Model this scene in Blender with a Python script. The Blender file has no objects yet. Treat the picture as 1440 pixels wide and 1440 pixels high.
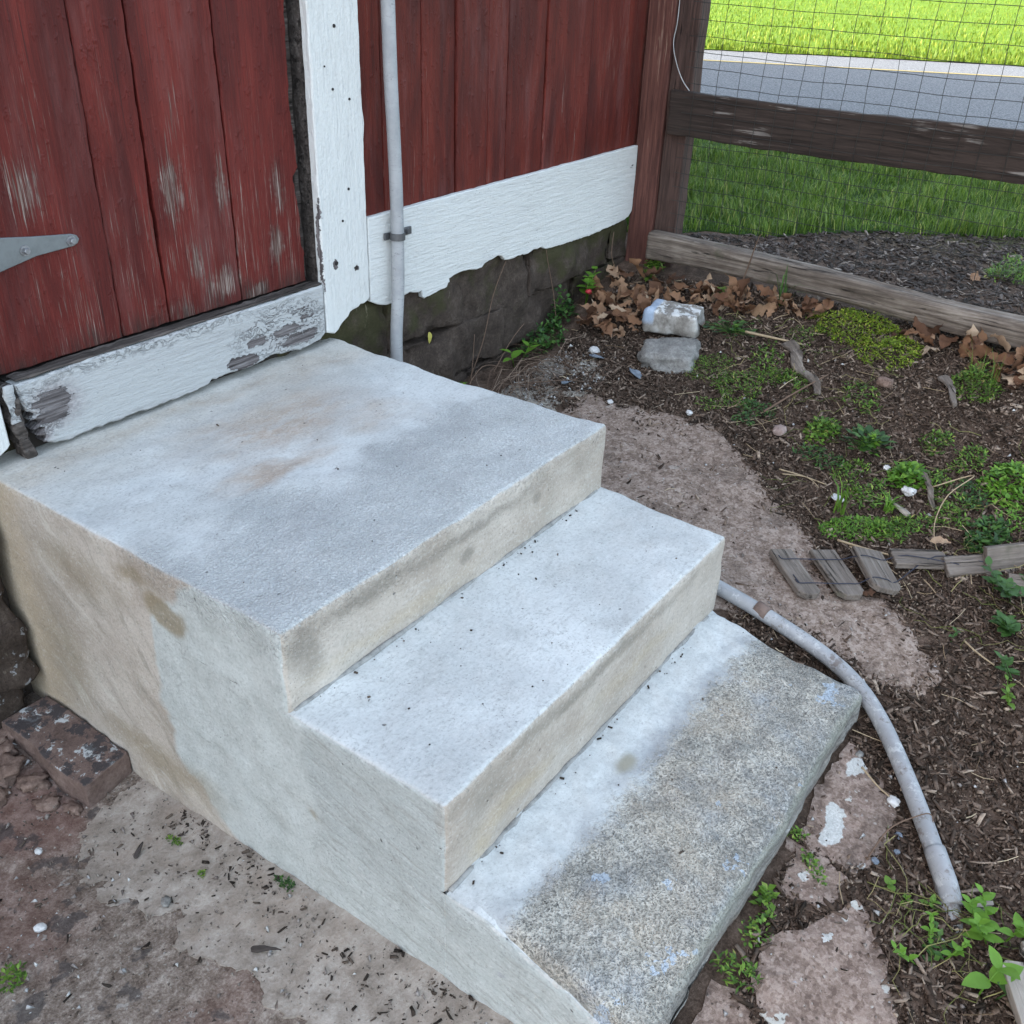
import bpy, bmesh, math, random
import numpy as np
from mathutils import Vector, Matrix, noise as mnoise
from mathutils.geometry import delaunay_2d_cdt

random.seed(7)
RNG = np.random.default_rng(11)
scene = bpy.context.scene
COL = scene.collection

# ---------------------------------------------------------------- camera
cam = bpy.data.cameras.new("camera")
cam.lens = 34.29
cam.sensor_width = 36.0
cam.clip_start = 0.05
cam.clip_end = 900.0
cam_o = bpy.data.objects.new("camera", cam)
cam_o.location = (-0.92717, -2.11515, 1.81243)
cam_o.rotation_euler = (1.03822, -0.03423, -0.94708)
COL.objects.link(cam_o)
scene.camera = cam_o

# ---------------------------------------------------------------- sky, sun, exposure
SUN_DIR = Vector((-1.0, 0.6, 1.0)).normalized()          # towards the sun, behind the barn
w = bpy.data.worlds.new("World")
scene.world = w
w.use_nodes = True
wn = w.node_tree.nodes
wl = w.node_tree.links
wn.clear()
sky = wn.new("ShaderNodeTexSky")
sky.sky_type = 'NISHITA'
sky.sun_disc = False
sky.sun_elevation = math.asin(SUN_DIR.z)
sky.sun_rotation = math.atan2(SUN_DIR.x, SUN_DIR.y)
sky.air_density = 1.0
sky.dust_density = 2.2
sky.ozone_density = 1.0
hs = wn.new("ShaderNodeHueSaturation")
hs.inputs['Saturation'].default_value = 0.66
hs.inputs['Hue'].default_value = 0.484
bg = wn.new("ShaderNodeBackground")
bg.inputs['Strength'].default_value = 0.15
wo = wn.new("ShaderNodeOutputWorld")
wl.new(sky.outputs[0], hs.inputs['Color'])
wl.new(hs.outputs[0], bg.inputs[0])
wl.new(bg.outputs[0], wo.inputs[0])

sun = bpy.data.lights.new("sun", 'SUN')
sun.energy = 3.0
sun.angle = math.radians(0.5)
sun.color = (1.0, 0.94, 0.84)
sun_o = bpy.data.objects.new("sun", sun)
sun_o.rotation_euler = SUN_DIR.to_track_quat('Z', 'Y').to_euler()
sun_o.location = (-8, 6, 14)
COL.objects.link(sun_o)

scene.cycles.use_denoising = True
scene.cycles.use_adaptive_sampling = False
scene.cycles.max_bounces = 6
scene.cycles.diffuse_bounces = 3
vs = scene.view_settings
vs.view_transform = 'Standard'
vs.look = 'None'
vs.gamma = 1.0
vs.use_curve_mapping = False
vs.exposure = 2.32

# ================================================================ node helper
class NT:
    def __init__(self, name):
        self.m = bpy.data.materials.new(name)
        self.m.use_nodes = True
        self.t = self.m.node_tree
        self.t.nodes.clear()
    def node(self, typ, props=None, **ins):
        n = self.t.nodes.new(typ)
        for k, v in (props or {}).items():
            setattr(n, k, v)
        for k, v in ins.items():
            self.set(n, k, v)
        return n
    def set(self, n, k, v):
        sock = n.inputs[int(k[1:])] if k[0] == '_' and k[1:].isdigit() else n.inputs[k.replace('_', ' ')]
        if isinstance(v, bpy.types.NodeSocket):
            self.t.links.new(v, sock)
        elif isinstance(v, (tuple, list)):
            if len(v) == 3 and sock.type == 'RGBA':
                v = (*v, 1.0)
            sock.default_value = v
        else:
            sock.default_value = v
    def pos(self):
        return self.node('ShaderNodeNewGeometry').outputs['Position']
    def nrm(self):
        return self.node('ShaderNodeNewGeometry').outputs['True Normal']
    def island(self):
        return self.node('ShaderNodeNewGeometry').outputs['Random Per Island']
    def objc(self):
        return self.node('ShaderNodeTexCoord').outputs['Object']
    def rnd(self):
        return self.node('ShaderNodeObjectInfo').outputs['Random']
    def m_(self, op, a, b=0.0, c=0.0, clamp=False):
        n = self.node('ShaderNodeMath', {'operation': op, 'use_clamp': clamp}, _0=a, _1=b, _2=c)
        return n.outputs[0]
    def v_(self, op, a, b=(0, 0, 0)):
        n = self.node('ShaderNodeVectorMath', {'operation': op}, _0=a, _1=b)
        return n.outputs['Value'] if op in ('LENGTH', 'DISTANCE', 'DOT_PRODUCT') else n.outputs[0]
    def xyz(self, v):
        n = self.node('ShaderNodeSeparateXYZ', _0=v)
        return n.outputs[0], n.outputs[1], n.outputs[2]
    def noise(self, vec, scale=5.0, detail=4.0, rough=0.6, dist=0.0, col=False):
        n = self.node('ShaderNodeTexNoise', Vector=vec, Scale=scale, Detail=detail, Roughness=rough, Distortion=dist)
        return n.outputs['Color' if col else 'Fac']
    def vor(self, vec, scale=5.0, feat='F1', out='Distance', rand=1.0):
        n = self.node('ShaderNodeTexVoronoi', {'feature': feat}, Vector=vec, Scale=scale, Randomness=rand)
        return n.outputs[out]
    def mr(self, v, a, b, c=0.0, d=1.0, smooth=True):
        n = self.node('ShaderNodeMapRange', {'interpolation_type': 'SMOOTHSTEP' if smooth else 'LINEAR'}, _0=v, _1=a, _2=b, _3=c, _4=d)
        return n.outputs[0]
    def mix(self, f, a, b, typ='MIX'):
        n = self.node('ShaderNodeMix', {'data_type': 'RGBA', 'blend_type': typ})
        self.set(n, '_0', f); self.set(n, '_6', a); self.set(n, '_7', b)
        return n.outputs[2]
    def ramp(self, f, stops):
        n = self.node('ShaderNodeValToRGB', _0=f)
        r = n.color_ramp
        while len(r.elements) < len(stops):
            r.elements.new(0.5)
        for e, (p, c) in zip(r.elements, stops):
            e.position = p
            e.color = (*c, 1.0) if len(c) == 3 else c
        return n.outputs[0]
    def mul3(self, v, s):
        return self.v_('MULTIPLY', v, s)
    def offs(self, v, k=37.0):
        r = self.m_('MULTIPLY', self.rnd(), k)
        c = self.node('ShaderNodeCombineXYZ', _0=r, _1=r, _2=r).outputs[0]
        return self.v_('ADD', v, c)
    def warp(self, v, scale, amt):
        n = self.noise(v, scale, 3, 0.6, col=True)
        d = self.v_('SUBTRACT', n, (0.5, 0.5, 0.5))
        return self.v_('ADD', v, self.mul3(d, (amt, amt, amt)))
    def blob(self, p, c, r, soft=0.5):
        d = self.v_('LENGTH', self.v_('DIVIDE', self.v_('SUBTRACT', p, c), r))
        return self.mr(d, 1.0, 1.0 - soft)
    def blobs(self, p, lst):
        acc = None
        for c, r, s, k in lst:
            b = self.m_('MULTIPLY', self.blob(p, c, r, s), k)
            acc = b if acc is None else self.m_('MAXIMUM', acc, b)
        return acc
    def bump(self, h, dist, strength=1.0, normal=None):
        n = self.node('ShaderNodeBump', Height=h, Distance=dist, Strength=strength)
        if normal is not None:
            self.set(n, 'Normal', normal)
        return n.outputs[0]
    def out(self, col, rough=0.8, normal=None, spec=0.3, metal=0.0, transl=0.0):
        b = self.node('ShaderNodeBsdfPrincipled')
        self.set(b, 'Base_Color', col)
        self.set(b, 'Roughness', rough)
        self.set(b, 'Metallic', metal)
        b.inputs['Specular IOR Level'].default_value = spec
        if normal is not None:
            self.set(b, 'Normal', normal)
        sh = b.outputs[0]
        if transl > 0:
            t = self.node('ShaderNodeBsdfTranslucent', Color=col)
            mx = self.node('ShaderNodeMixShader', _0=transl, _1=sh, _2=t.outputs[0])
            sh = mx.outputs[0]
        o = self.node('ShaderNodeOutputMaterial', Surface=sh)
        return self.m

# ================================================================ materials
def mat_red_paint(name, blobs=(), wear=0.0, dark=(0.088, 0.011, 0.009), light=(0.195, 0.025, 0.018), rot_z=None, crack=0.35):
    n = NT(name)
    p = n.pos()
    q = n.offs(p)
    grain = n.noise(n.mul3(q, (110, 40, 2.6)), 1.0, 6, 0.65, 0.4)
    fine = n.noise(n.mul3(q, (330, 90, 9)), 1.0, 4, 0.7)
    broad = n.noise(n.mul3(q, (9, 4, 1.6)), 1.0, 4, 0.6, 0.6)
    x, y, z = n.xyz(p)
    base = n.mix(n.mr(broad, 0.3, 0.7), dark, light)
    base = n.mix(n.mr(fine, 0.35, 0.75), n.mix(0.35, base, (0.02, 0.006, 0.006)), base)
    faded = n.mr(n.noise(n.mul3(q, (14, 5, 2.2)), 1.0, 5, 0.65), 0.5, 0.72)
    base = n.mix(n.m_('MULTIPLY', faded, 0.4), base, (0.17, 0.065, 0.06))
    low = n.mr(z, 1.75, 0.85)
    hair = n.noise(n.mul3(q, (420, 120, 7)), 1.0, 3, 0.75, 0.3)
    m = n.m_('ADD', n.m_('MULTIPLY', fine, 0.40), n.m_('MULTIPLY', broad, 0.27))
    m = n.m_('ADD', m, n.m_('MULTIPLY', hair, 0.33))
    m = n.m_('ADD', m, n.m_('MULTIPLY', low, 0.05 + wear))
    pw = n.warp(n.warp(p, 14, 0.07), 60, 0.03)
    bl = n.blobs(pw, blobs) if blobs else 0.0
    m = n.m_('ADD', m, n.m_('MULTIPLY', bl, 0.108))
    mask = n.mr(m, 0.59, 0.69)
    wood = n.ramp(n.noise(n.mul3(q, (160, 60, 5)), 1.0, 4, 0.6), [(0.34, (0.09, 0.055, 0.045)), (0.5, (0.23, 0.165, 0.14)), (0.66, (0.42, 0.355, 0.315))])
    col = n.mix(mask, base, wood)
    if rot_z:
        r = n.m_('ADD', n.mr(z, rot_z + 0.16, rot_z), n.m_('MULTIPLY', n.m_('SUBTRACT', broad, 0.5), 2.4))
        r = n.m_('MULTIPLY', n.mr(r, 0.55, 1.15), n.mr(grain, 0.3, 0.6))
        col = n.mix(n.m_('MULTIPLY', r, 0.8), col, (0.035, 0.022, 0.02))
    # hair-thin dark grain lines
    gl = n.mr(n.noise(n.mul3(q, (240, 80, 1.6)), 1.0, 3, 0.7, 0.2), 0.42, 0.33)
    gz = n.mr(n.noise(n.mul3(q, (12, 5, 1.3)), 1.0, 3, 0.6), 0.42, 0.6)
    col = n.mix(n.m_('MULTIPLY', n.m_('MULTIPLY', gl, gz), 0.7), col, (0.022, 0.009, 0.009))
    # drying checks that run with the grain
    ck = n.mr(n.noise(n.mul3(q, (60, 20, 1.1)), 1.0, 5, 0.75, 0.6), 0.27 + 0.1 * crack, 0.25)
    col = n.mix(n.m_('MULTIPLY', ck, 0.85), col, (0.018, 0.008, 0.008))
    h = n.m_('ADD', n.m_('MULTIPLY', grain, 0.8), n.m_('MULTIPLY', fine, 0.5))
    h = n.m_('SUBTRACT', h, n.m_('MULTIPLY', ck, 1.2))
    h = n.m_('SUBTRACT', h, n.m_('MULTIPLY', mask, 0.3))
    # blistered paint
    bz = n.noise(n.mul3(q, (1, 1, 0.6)), 55, 3, 0.6)
    h = n.m_('ADD', h, n.m_('MULTIPLY', n.mr(bz, 0.55, 0.75), 0.35))
    return n.out(col, n.mr(mask, 0, 1, 0.62, 0.9), n.bump(h, 0.007, 1.0), 0.25)

def mat_white_paint(name, peel=(), worn=0.0, along='x', speck=0.5, base=(0.63, 0.635, 0.62), stains=(), cracks=()):
    n = NT(name)
    p = n.pos()
    q = n.offs(p)
    sc = (3.5, 40, 60) if along == 'x' else (70, 40, 4)
    grain = n.noise(n.mul3(q, sc), 1.0, 5, 0.65, 0.5)
    lumps = n.noise(q, 90, 4, 0.65)
    broad = n.noise(q, 9, 4, 0.6)
    pw = n.warp(p, 22, 0.045)
    pw = n.warp(pw, 120, 0.012)
    bl = n.blobs(pw, peel) if peel else 0.0
    m = n.m_('ADD', n.m_('MULTIPLY', grain, 0.55), n.m_('MULTIPLY', lumps, 0.28))
    m = n.m_('ADD', m, n.m_('MULTIPLY', broad, 0.2))
    m = n.m_('ADD', m, n.m_('MULTIPLY', bl, 0.34))
    mask = n.mr(m, 0.70 - worn, 0.74 - worn)
    wood = n.ramp(n.noise(n.mul3(q, sc), 2.2, 4, 0.65), [(0.3, (0.035, 0.03, 0.03)), (0.5, (0.12, 0.105, 0.105)), (0.72, (0.27, 0.25, 0.25))])
    dirt = n.mr(n.noise(q, 16, 5, 0.7), 0.52, 0.8)
    pt = n.mix(n.m_('MULTIPLY', dirt, 0.25 + worn * 2.5), base, (0.47, 0.46, 0.43))
    pt = n.mix(n.m_('MULTIPLY', n.mr(grain, 0.46, 0.36), min(0.5, 0.12 + worn * 3.5)), pt, (0.30, 0.29, 0.29))
    sp = n.vor(n.mul3(q, (1, 1, 0.75)), 95)
    spm = n.m_('MULTIPLY', n.mr(sp, 0.20, 0.12), n.mr(n.noise(q, 7, 3, 0.6), 0.56, 0.68))
    pt = n.mix(n.m_('MULTIPLY', spm, speck), pt, (0.10, 0.10, 0.09))
    if stains:
        pt = n.mix(n.m_('MULTIPLY', n.blobs(n.warp(p, 30, 0.03), stains), 0.75), pt, n.mix(n.mr(lumps, 0.35, 0.65), (0.13, 0.10, 0.105), (0.36, 0.32, 0.32)))
    if cracks:
        cn = n.noise(n.mul3(n.warp(p, 12, 0.12), (7, 30, 48)), 1.0, 5, 0.7, 0.5)
        cm = n.m_('MULTIPLY', n.mr(n.m_('ABSOLUTE', n.m_('SUBTRACT', cn, 0.5)), 0.022, 0.006), n.blobs(n.warp(p, 20, 0.05), cracks))
        mask = n.m_('MAXIMUM', mask, cm)
    brush = n.noise(n.mul3(q, (14, 60, 120) if along == 'x' else (130, 60, 16)), 1.0, 4, 0.7, 0.8)
    pt = n.mix(n.m_('MULTIPLY', n.mr(brush, 0.48, 0.30), 0.35), pt, (0.40, 0.41, 0.42))
    col = n.mix(mask, pt, wood)
    h = n.m_('ADD', n.m_('MULTIPLY', grain, 0.6), n.m_('MULTIPLY', lumps, 0.6))
    h = n.m_('ADD', h, n.m_('MULTIPLY', brush, 0.9))
    h = n.m_('SUBTRACT', h, n.m_('MULTIPLY', mask, 0.9))
    return n.out(col, n.mr(mask, 0, 1, 0.5, 0.9), n.bump(h, 0.0045, 1.0), 0.3)

def mat_concrete():
    n = NT("new_concrete")
    p = n.pos()
    nx, ny, nz = n.xyz(n.nrm())
    x, y, z = n.xyz(p)
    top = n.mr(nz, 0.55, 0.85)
    big = n.noise(p, 3.2, 5, 0.62, 0.3)
    med = n.noise(p, 14, 5, 0.65)
    fin = n.noise(p, 140, 4, 0.7)
    # trowelled top skin, with cool sky light tinted into its colour
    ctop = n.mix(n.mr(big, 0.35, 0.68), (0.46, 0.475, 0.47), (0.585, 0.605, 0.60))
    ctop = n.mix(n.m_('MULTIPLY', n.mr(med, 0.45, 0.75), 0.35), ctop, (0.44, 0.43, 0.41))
    land = n.mr(z, 0.6, 0.66)
    pw = n.warp(p, 5, 0.22)
    pk = n.blobs(pw, [((0.62, -0.28, 0.7), (0.42, 0.22, 0.5), 0.9, 1.0), ((0.42, -0.47, 0.7), (0.24, 0.08, 0.5), 0.8, 0.9), ((0.80, -0.45, 0.7), (0.2, 0.12, 0.5), 0.9, 0.6),
                      ((0.95, -0.08, 0.7), (0.28, 0.10, 0.5), 0.9, 0.7), ((0.15, -0.04, 0.7), (0.3, 0.08, 0.5), 0.9, 0.7), ((0.60, -0.05, 0.7), (0.6, 0.07, 0.5), 0.9, 0.9)])
    ctop = n.mix(n.m_('MULTIPLY', n.m_('MULTIPLY', pk, n.mr(n.noise(n.mul3(n.warp(p, 6, 0.1), (6, 18, 6)), 1.0, 5, 0.7), 0.32, 0.6, 0.35, 1.0)), n.m_('MULTIPLY', land, 1.0)), ctop, (0.40, 0.325, 0.262))
    bk = n.m_('MULTIPLY', land, n.mr(n.m_('ADD', y, n.m_('MULTIPLY', n.m_('SUBTRACT', n.noise(p, 2.6, 4, 0.65), 0.5), 0.6)), -0.38, -0.02))
    ctop = n.mix(n.m_('MULTIPLY', bk, 0.6), ctop, n.mix(n.mr(med, 0.35, 0.65), (0.38, 0.34, 0.285), (0.47, 0.435, 0.38)))
    bz = n.blobs(pw, [((0.30, -0.72, 0.7), (0.22, 0.13, 0.5), 0.8, 0.7), ((0.72, -0.66, 0.7), (0.42, 0.16, 0.5), 0.9, 0.75),
                      ((0.30, -0.40, 0.7), (0.10, 0.07, 0.4), 0.9, 0.4), ((0.5, -0.14, 0.7), (0.6, 0.04, 0.4), 0.9, 0.5)])
    ctop = n.mix(n.m_('MULTIPLY', n.m_('MULTIPLY', bz, land), 0.42), ctop, (0.33, 0.335, 0.34))
    # broom-rough front half of the landing
    roughm = n.m_('MULTIPLY', land, n.mr(n.m_('ADD', y, n.m_('MULTIPLY', n.m_('SUBTRACT', big, 0.5), 0.5)), -0.52, -0.66))
    lay = n.vor(n.warp(p, 60, 0.02), 170, 'F1')
    ctop = n.mix(n.m_('MULTIPLY', roughm, n.m_('MULTIPLY', n.mr(lay, 0.35, 0.62), 0.42)), ctop, (0.28, 0.29, 0.30))
    scr = n.noise(n.mul3(n.warp(p, 20, 0.03), (40, 150, 40)), 1.0, 3, 0.7)
    ctop = n.mix(n.m_('MULTIPLY', n.mr(scr, 0.54, 0.68), 0.35), ctop, (0.30, 0.305, 0.31))
    # risers and sides: buff render, with warm bounce light mixed into the colour
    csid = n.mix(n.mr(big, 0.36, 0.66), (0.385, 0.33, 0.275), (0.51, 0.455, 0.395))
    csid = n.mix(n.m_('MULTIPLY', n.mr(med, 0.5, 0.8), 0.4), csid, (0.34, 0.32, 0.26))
    # left flank: paler newer coat at the front, brown damp marks under the edge
    flank = n.mr(nx, -0.6, -0.85)
    pl = n.warp(p, 6, 0.13)
    pw2 = n.warp(p, 2.5, 0.22)
    wx, wy, wz = n.xyz(pw2)
    al = n.m_('MULTIPLY', n.m_('ADD', wy, wz), 3.2)
    ac = n.m_('MULTIPLY', n.m_('SUBTRACT', wz, wy), 17.0)
    sw = n.noise(n.node('ShaderNodeCombineXYZ', _0=al, _1=ac, _2=0.0).outputs[0], 1.0, 6, 0.68, 0.3)
    csid = n.mix(n.m_('MULTIPLY', flank, n.mr(sw, 0.50, 0.72, 0.0, 0.75)), csid, (0.275, 0.25, 0.205))
    csid = n.mix(n.m_('MULTIPLY', flank, n.mr(sw, 0.47, 0.28, 0.0, 0.75)), csid, (0.585, 0.555, 0.485))
    ob = n.m_('MULTIPLY', flank, n.mr(n.m_('ADD', y, n.m_('MULTIPLY', n.m_('SUBTRACT', med, 0.5), 0.15)), -0.17, -0.03))
    csid = n.mix(n.m_('MULTIPLY', ob, 0.7), csid, (0.44, 0.345, 0.235))
    new = n.blobs(pl, [((0, -0.95, 0.36), (9, 0.42, 0.42), 0.05, 1.0), ((0, -1.25, 0.22), (9, 0.6, 0.26), 0.2, 1.0)])
    csid = n.mix(n.m_('MULTIPLY', flank, n.m_('MULTIPLY', new, 0.9)), csid, n.mix(n.mr(med, 0.3, 0.7), (0.42, 0.45, 0.435), (0.53, 0.565, 0.55)))
    br = n.blobs(pl, [((0, -0.62, 0.575), (9, 0.085, 0.05), 0.5, 1.0), ((0, -0.52, 0.635), (9, 0.10, 0.035), 0.7, 0.8),
                      ((0, -1.02, 0.255), (9, 0.03, 0.03), 0.8, 0.6), ((0, -0.15, 0.25), (9, 0.16, 0.30), 0.9, 0.55),
                      ((0, -0.50, 0.10), (9, 0.30, 0.09), 0.8, 0.75), ((0, -0.28, 0.56), (9, 0.26, 0.09), 0.9, 0.55)])
    csid = n.mix(n.m_('MULTIPLY', flank, n.m_('MULTIPLY', br, 0.85)), csid, (0.255, 0.205, 0.13))
    tr = n.m_('MULTIPLY', flank, n.mr(n.m_('ADD', y, n.m_('MULTIPLY', n.m_('SUBTRACT', big, 0.5), 0.2)), -0.99, -1.03))
    strk = n.noise(n.v_('ADD', n.mul3(p, (1, 10, 90)), n.node('ShaderNodeCombineXYZ', _0=0.0, _1=0.0, _2=n.m_('MULTIPLY', y, -22)).outputs[0]), 1.0, 4, 0.65)
    csid = n.mix(n.m_('MULTIPLY', tr, n.mr(z, 0.12, 0.30, 0.15, 0.6)), csid, (0.36, 0.385, 0.375))
    csid = n.mix(n.m_('MULTIPLY', tr, n.m_('MULTIPLY', n.mr(strk, 0.5, 0.32), 0.55)), csid, (0.29, 0.285, 0.26))
    # risers: darker band under each nosing, dull marks
    face = n.mr(ny, -0.6, -0.85)
    pr = n.warp(p, 9, 0.08)
    rs = n.blobs(pr, [((0.06, -0.97, 0.62), (0.06, 9, 0.10), 0.8, 0.9), ((0.25, -0.97, 0.665), (0.24, 9, 0.03), 0.9, 0.9), ((0.55, -0.97, 0.655), (0.4, 9, 0.025), 0.9, 0.8),
                      ((0.566, -0.97, 0.59), (0.03, 9, 0.032), 0.6, 1.0), ((0.84, -0.97, 0.625), (0.026, 9, 0.028), 0.7, 0.9), ((1.05, -0.97, 0.62), (0.1, 9, 0.06), 0.9, 0.5),
                      ((0.5, -1.36, 0.475), (0.7, 9, 0.03), 0.9, 0.9), ((0.13, -1.36, 0.44), (0.1, 9, 0.05), 0.9, 0.7)])
    csid = n.mix(n.m_('MULTIPLY', face, n.m_('MULTIPLY', rs, 0.75)), csid, (0.225, 0.20, 0.165))
    yl = n.blobs(pr, [((0.22, -1.36, 0.36), (0.2, 9, 0.05), 0.9, 0.9), ((0.7, -1.36, 0.38), (0.35, 9, 0.04), 0.9, 0.5), ((0.11, -1.36, 0.32), (0.05, 9, 0.05), 0.9, 0.8), ((0.3, -0.97, 0.55), (0.4, 9, 0.03), 0.9, 0.5)])
    csid = n.mix(n.m_('MULTIPLY', face, n.m_('MULTIPLY', yl, 0.6)), csid, (0.42, 0.335, 0.215))
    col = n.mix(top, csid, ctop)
    # hairline cracks and trowel lines
    hc = n.m_('ABSOLUTE', n.m_('SUBTRACT', n.noise(n.warp(p, 8, 0.10), 4.5, 3, 0.6), 0.5))
    hm = n.m_('MULTIPLY', n.mr(hc, 0.0045, 0.0015), n.mr(n.noise(p, 3.3, 3), 0.52, 0.6))
    col = n.mix(n.m_('MULTIPLY', hm, 0.22), col, (0.13, 0.125, 0.115))
    tl = n.noise(n.mul3(n.warp(p, 5, 0.1), (9, 26, 60)), 1.0, 5, 0.75, 0.5)
    col = n.mix(n.m_('MULTIPLY', n.mr(tl, 0.52, 0.66), 0.32), col, n.mix(0.5, col, (0.17, 0.165, 0.15)))
    col = n.mix(n.m_('MULTIPLY', n.mr(tl, 0.46, 0.32), 0.30), col, n.mix(0.5, col, (0.72, 0.72, 0.70)))
    # pits, trowel nicks, specks
    po = n.vor(n.warp(p, 40, 0.01), 120)
    pom = n.m_('MULTIPLY', n.mr(po, 0.22, 0.12), n.mr(n.noise(p, 11, 3, 0.7), 0.46, 0.6))
    col = n.mix(n.m_('MULTIPLY', pom, 0.55), col, (0.13, 0.125, 0.115))
    pit = n.vor(n.mul3(n.warp(p, 12, 0.05), (1, 1, 1)), 34)
    pitm = n.m_('MULTIPLY', n.mr(pit, 0.13, 0.07), n.mr(n.noise(p, 21, 2), 0.58, 0.64))
    col = n.mix(n.m_('MULTIPLY', pitm, 0.75), col, (0.09, 0.085, 0.08))
    col = n.mix(n.m_('MULTIPLY', n.mr(fin, 0.50, 0.72), 0.6), col, n.mix(0.6, col, (0.12, 0.12, 0.115)))
    col = n.mix(n.m_('MULTIPLY', n.mr(fin, 0.46, 0.30), 0.5), col, n.mix(0.5, col, (0.75, 0.75, 0.74)))
    # nicked, sandy arrises
    em = n.m_('MAXIMUM', n.mr(n.m_('ABSOLUTE', n.m_('SUBTRACT', z, 0.693)), 0.010, 0.003), n.mr(n.m_('ABSOLUTE', n.m_('SUBTRACT', z, 0.503)), 0.010, 0.003))
    em = n.m_('MULTIPLY', em, n.m_('MAXIMUM', n.mr(y, -1.33, -1.35), n.m_('MULTIPLY', n.mr(z, 0.6, 0.65), n.m_('MAXIMUM', n.mr(y, -0.94, -0.96), flank))))
    nk = n.noise(n.warp(p, 60, 0.02), 75, 4, 0.8)
    col = n.mix(n.m_('MULTIPLY', em, n.mr(nk, 0.50, 0.70, 0.0, 0.6)), col, (0.16, 0.16, 0.145))
    col = n.mix(n.m_('MULTIPLY', em, n.mr(nk, 0.44, 0.34, 0.0, 0.5)), col, (0.55, 0.56, 0.55))
    h = n.m_('ADD', n.m_('MULTIPLY', fin, 0.5), n.m_('MULTIPLY', med, 1.1))
    h = n.m_('SUBTRACT', h, n.m_('MULTIPLY', em, n.m_('MULTIPLY', nk, 0.6)))
    h = n.m_('ADD', h, n.m_('MULTIPLY', roughm, n.m_('MULTIPLY', n.mr(lay, 0.6, 0.3), 0.6)))
    h = n.m_('SUBTRACT', h, n.m_('MULTIPLY', pitm, 1.0))
    h = n.m_('ADD', h, n.m_('MULTIPLY', tr, n.m_('MULTIPLY', strk, 0.8)))
    return n.out(col, 0.82, n.bump(h, 0.0035, 0.9), 0.3)

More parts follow.
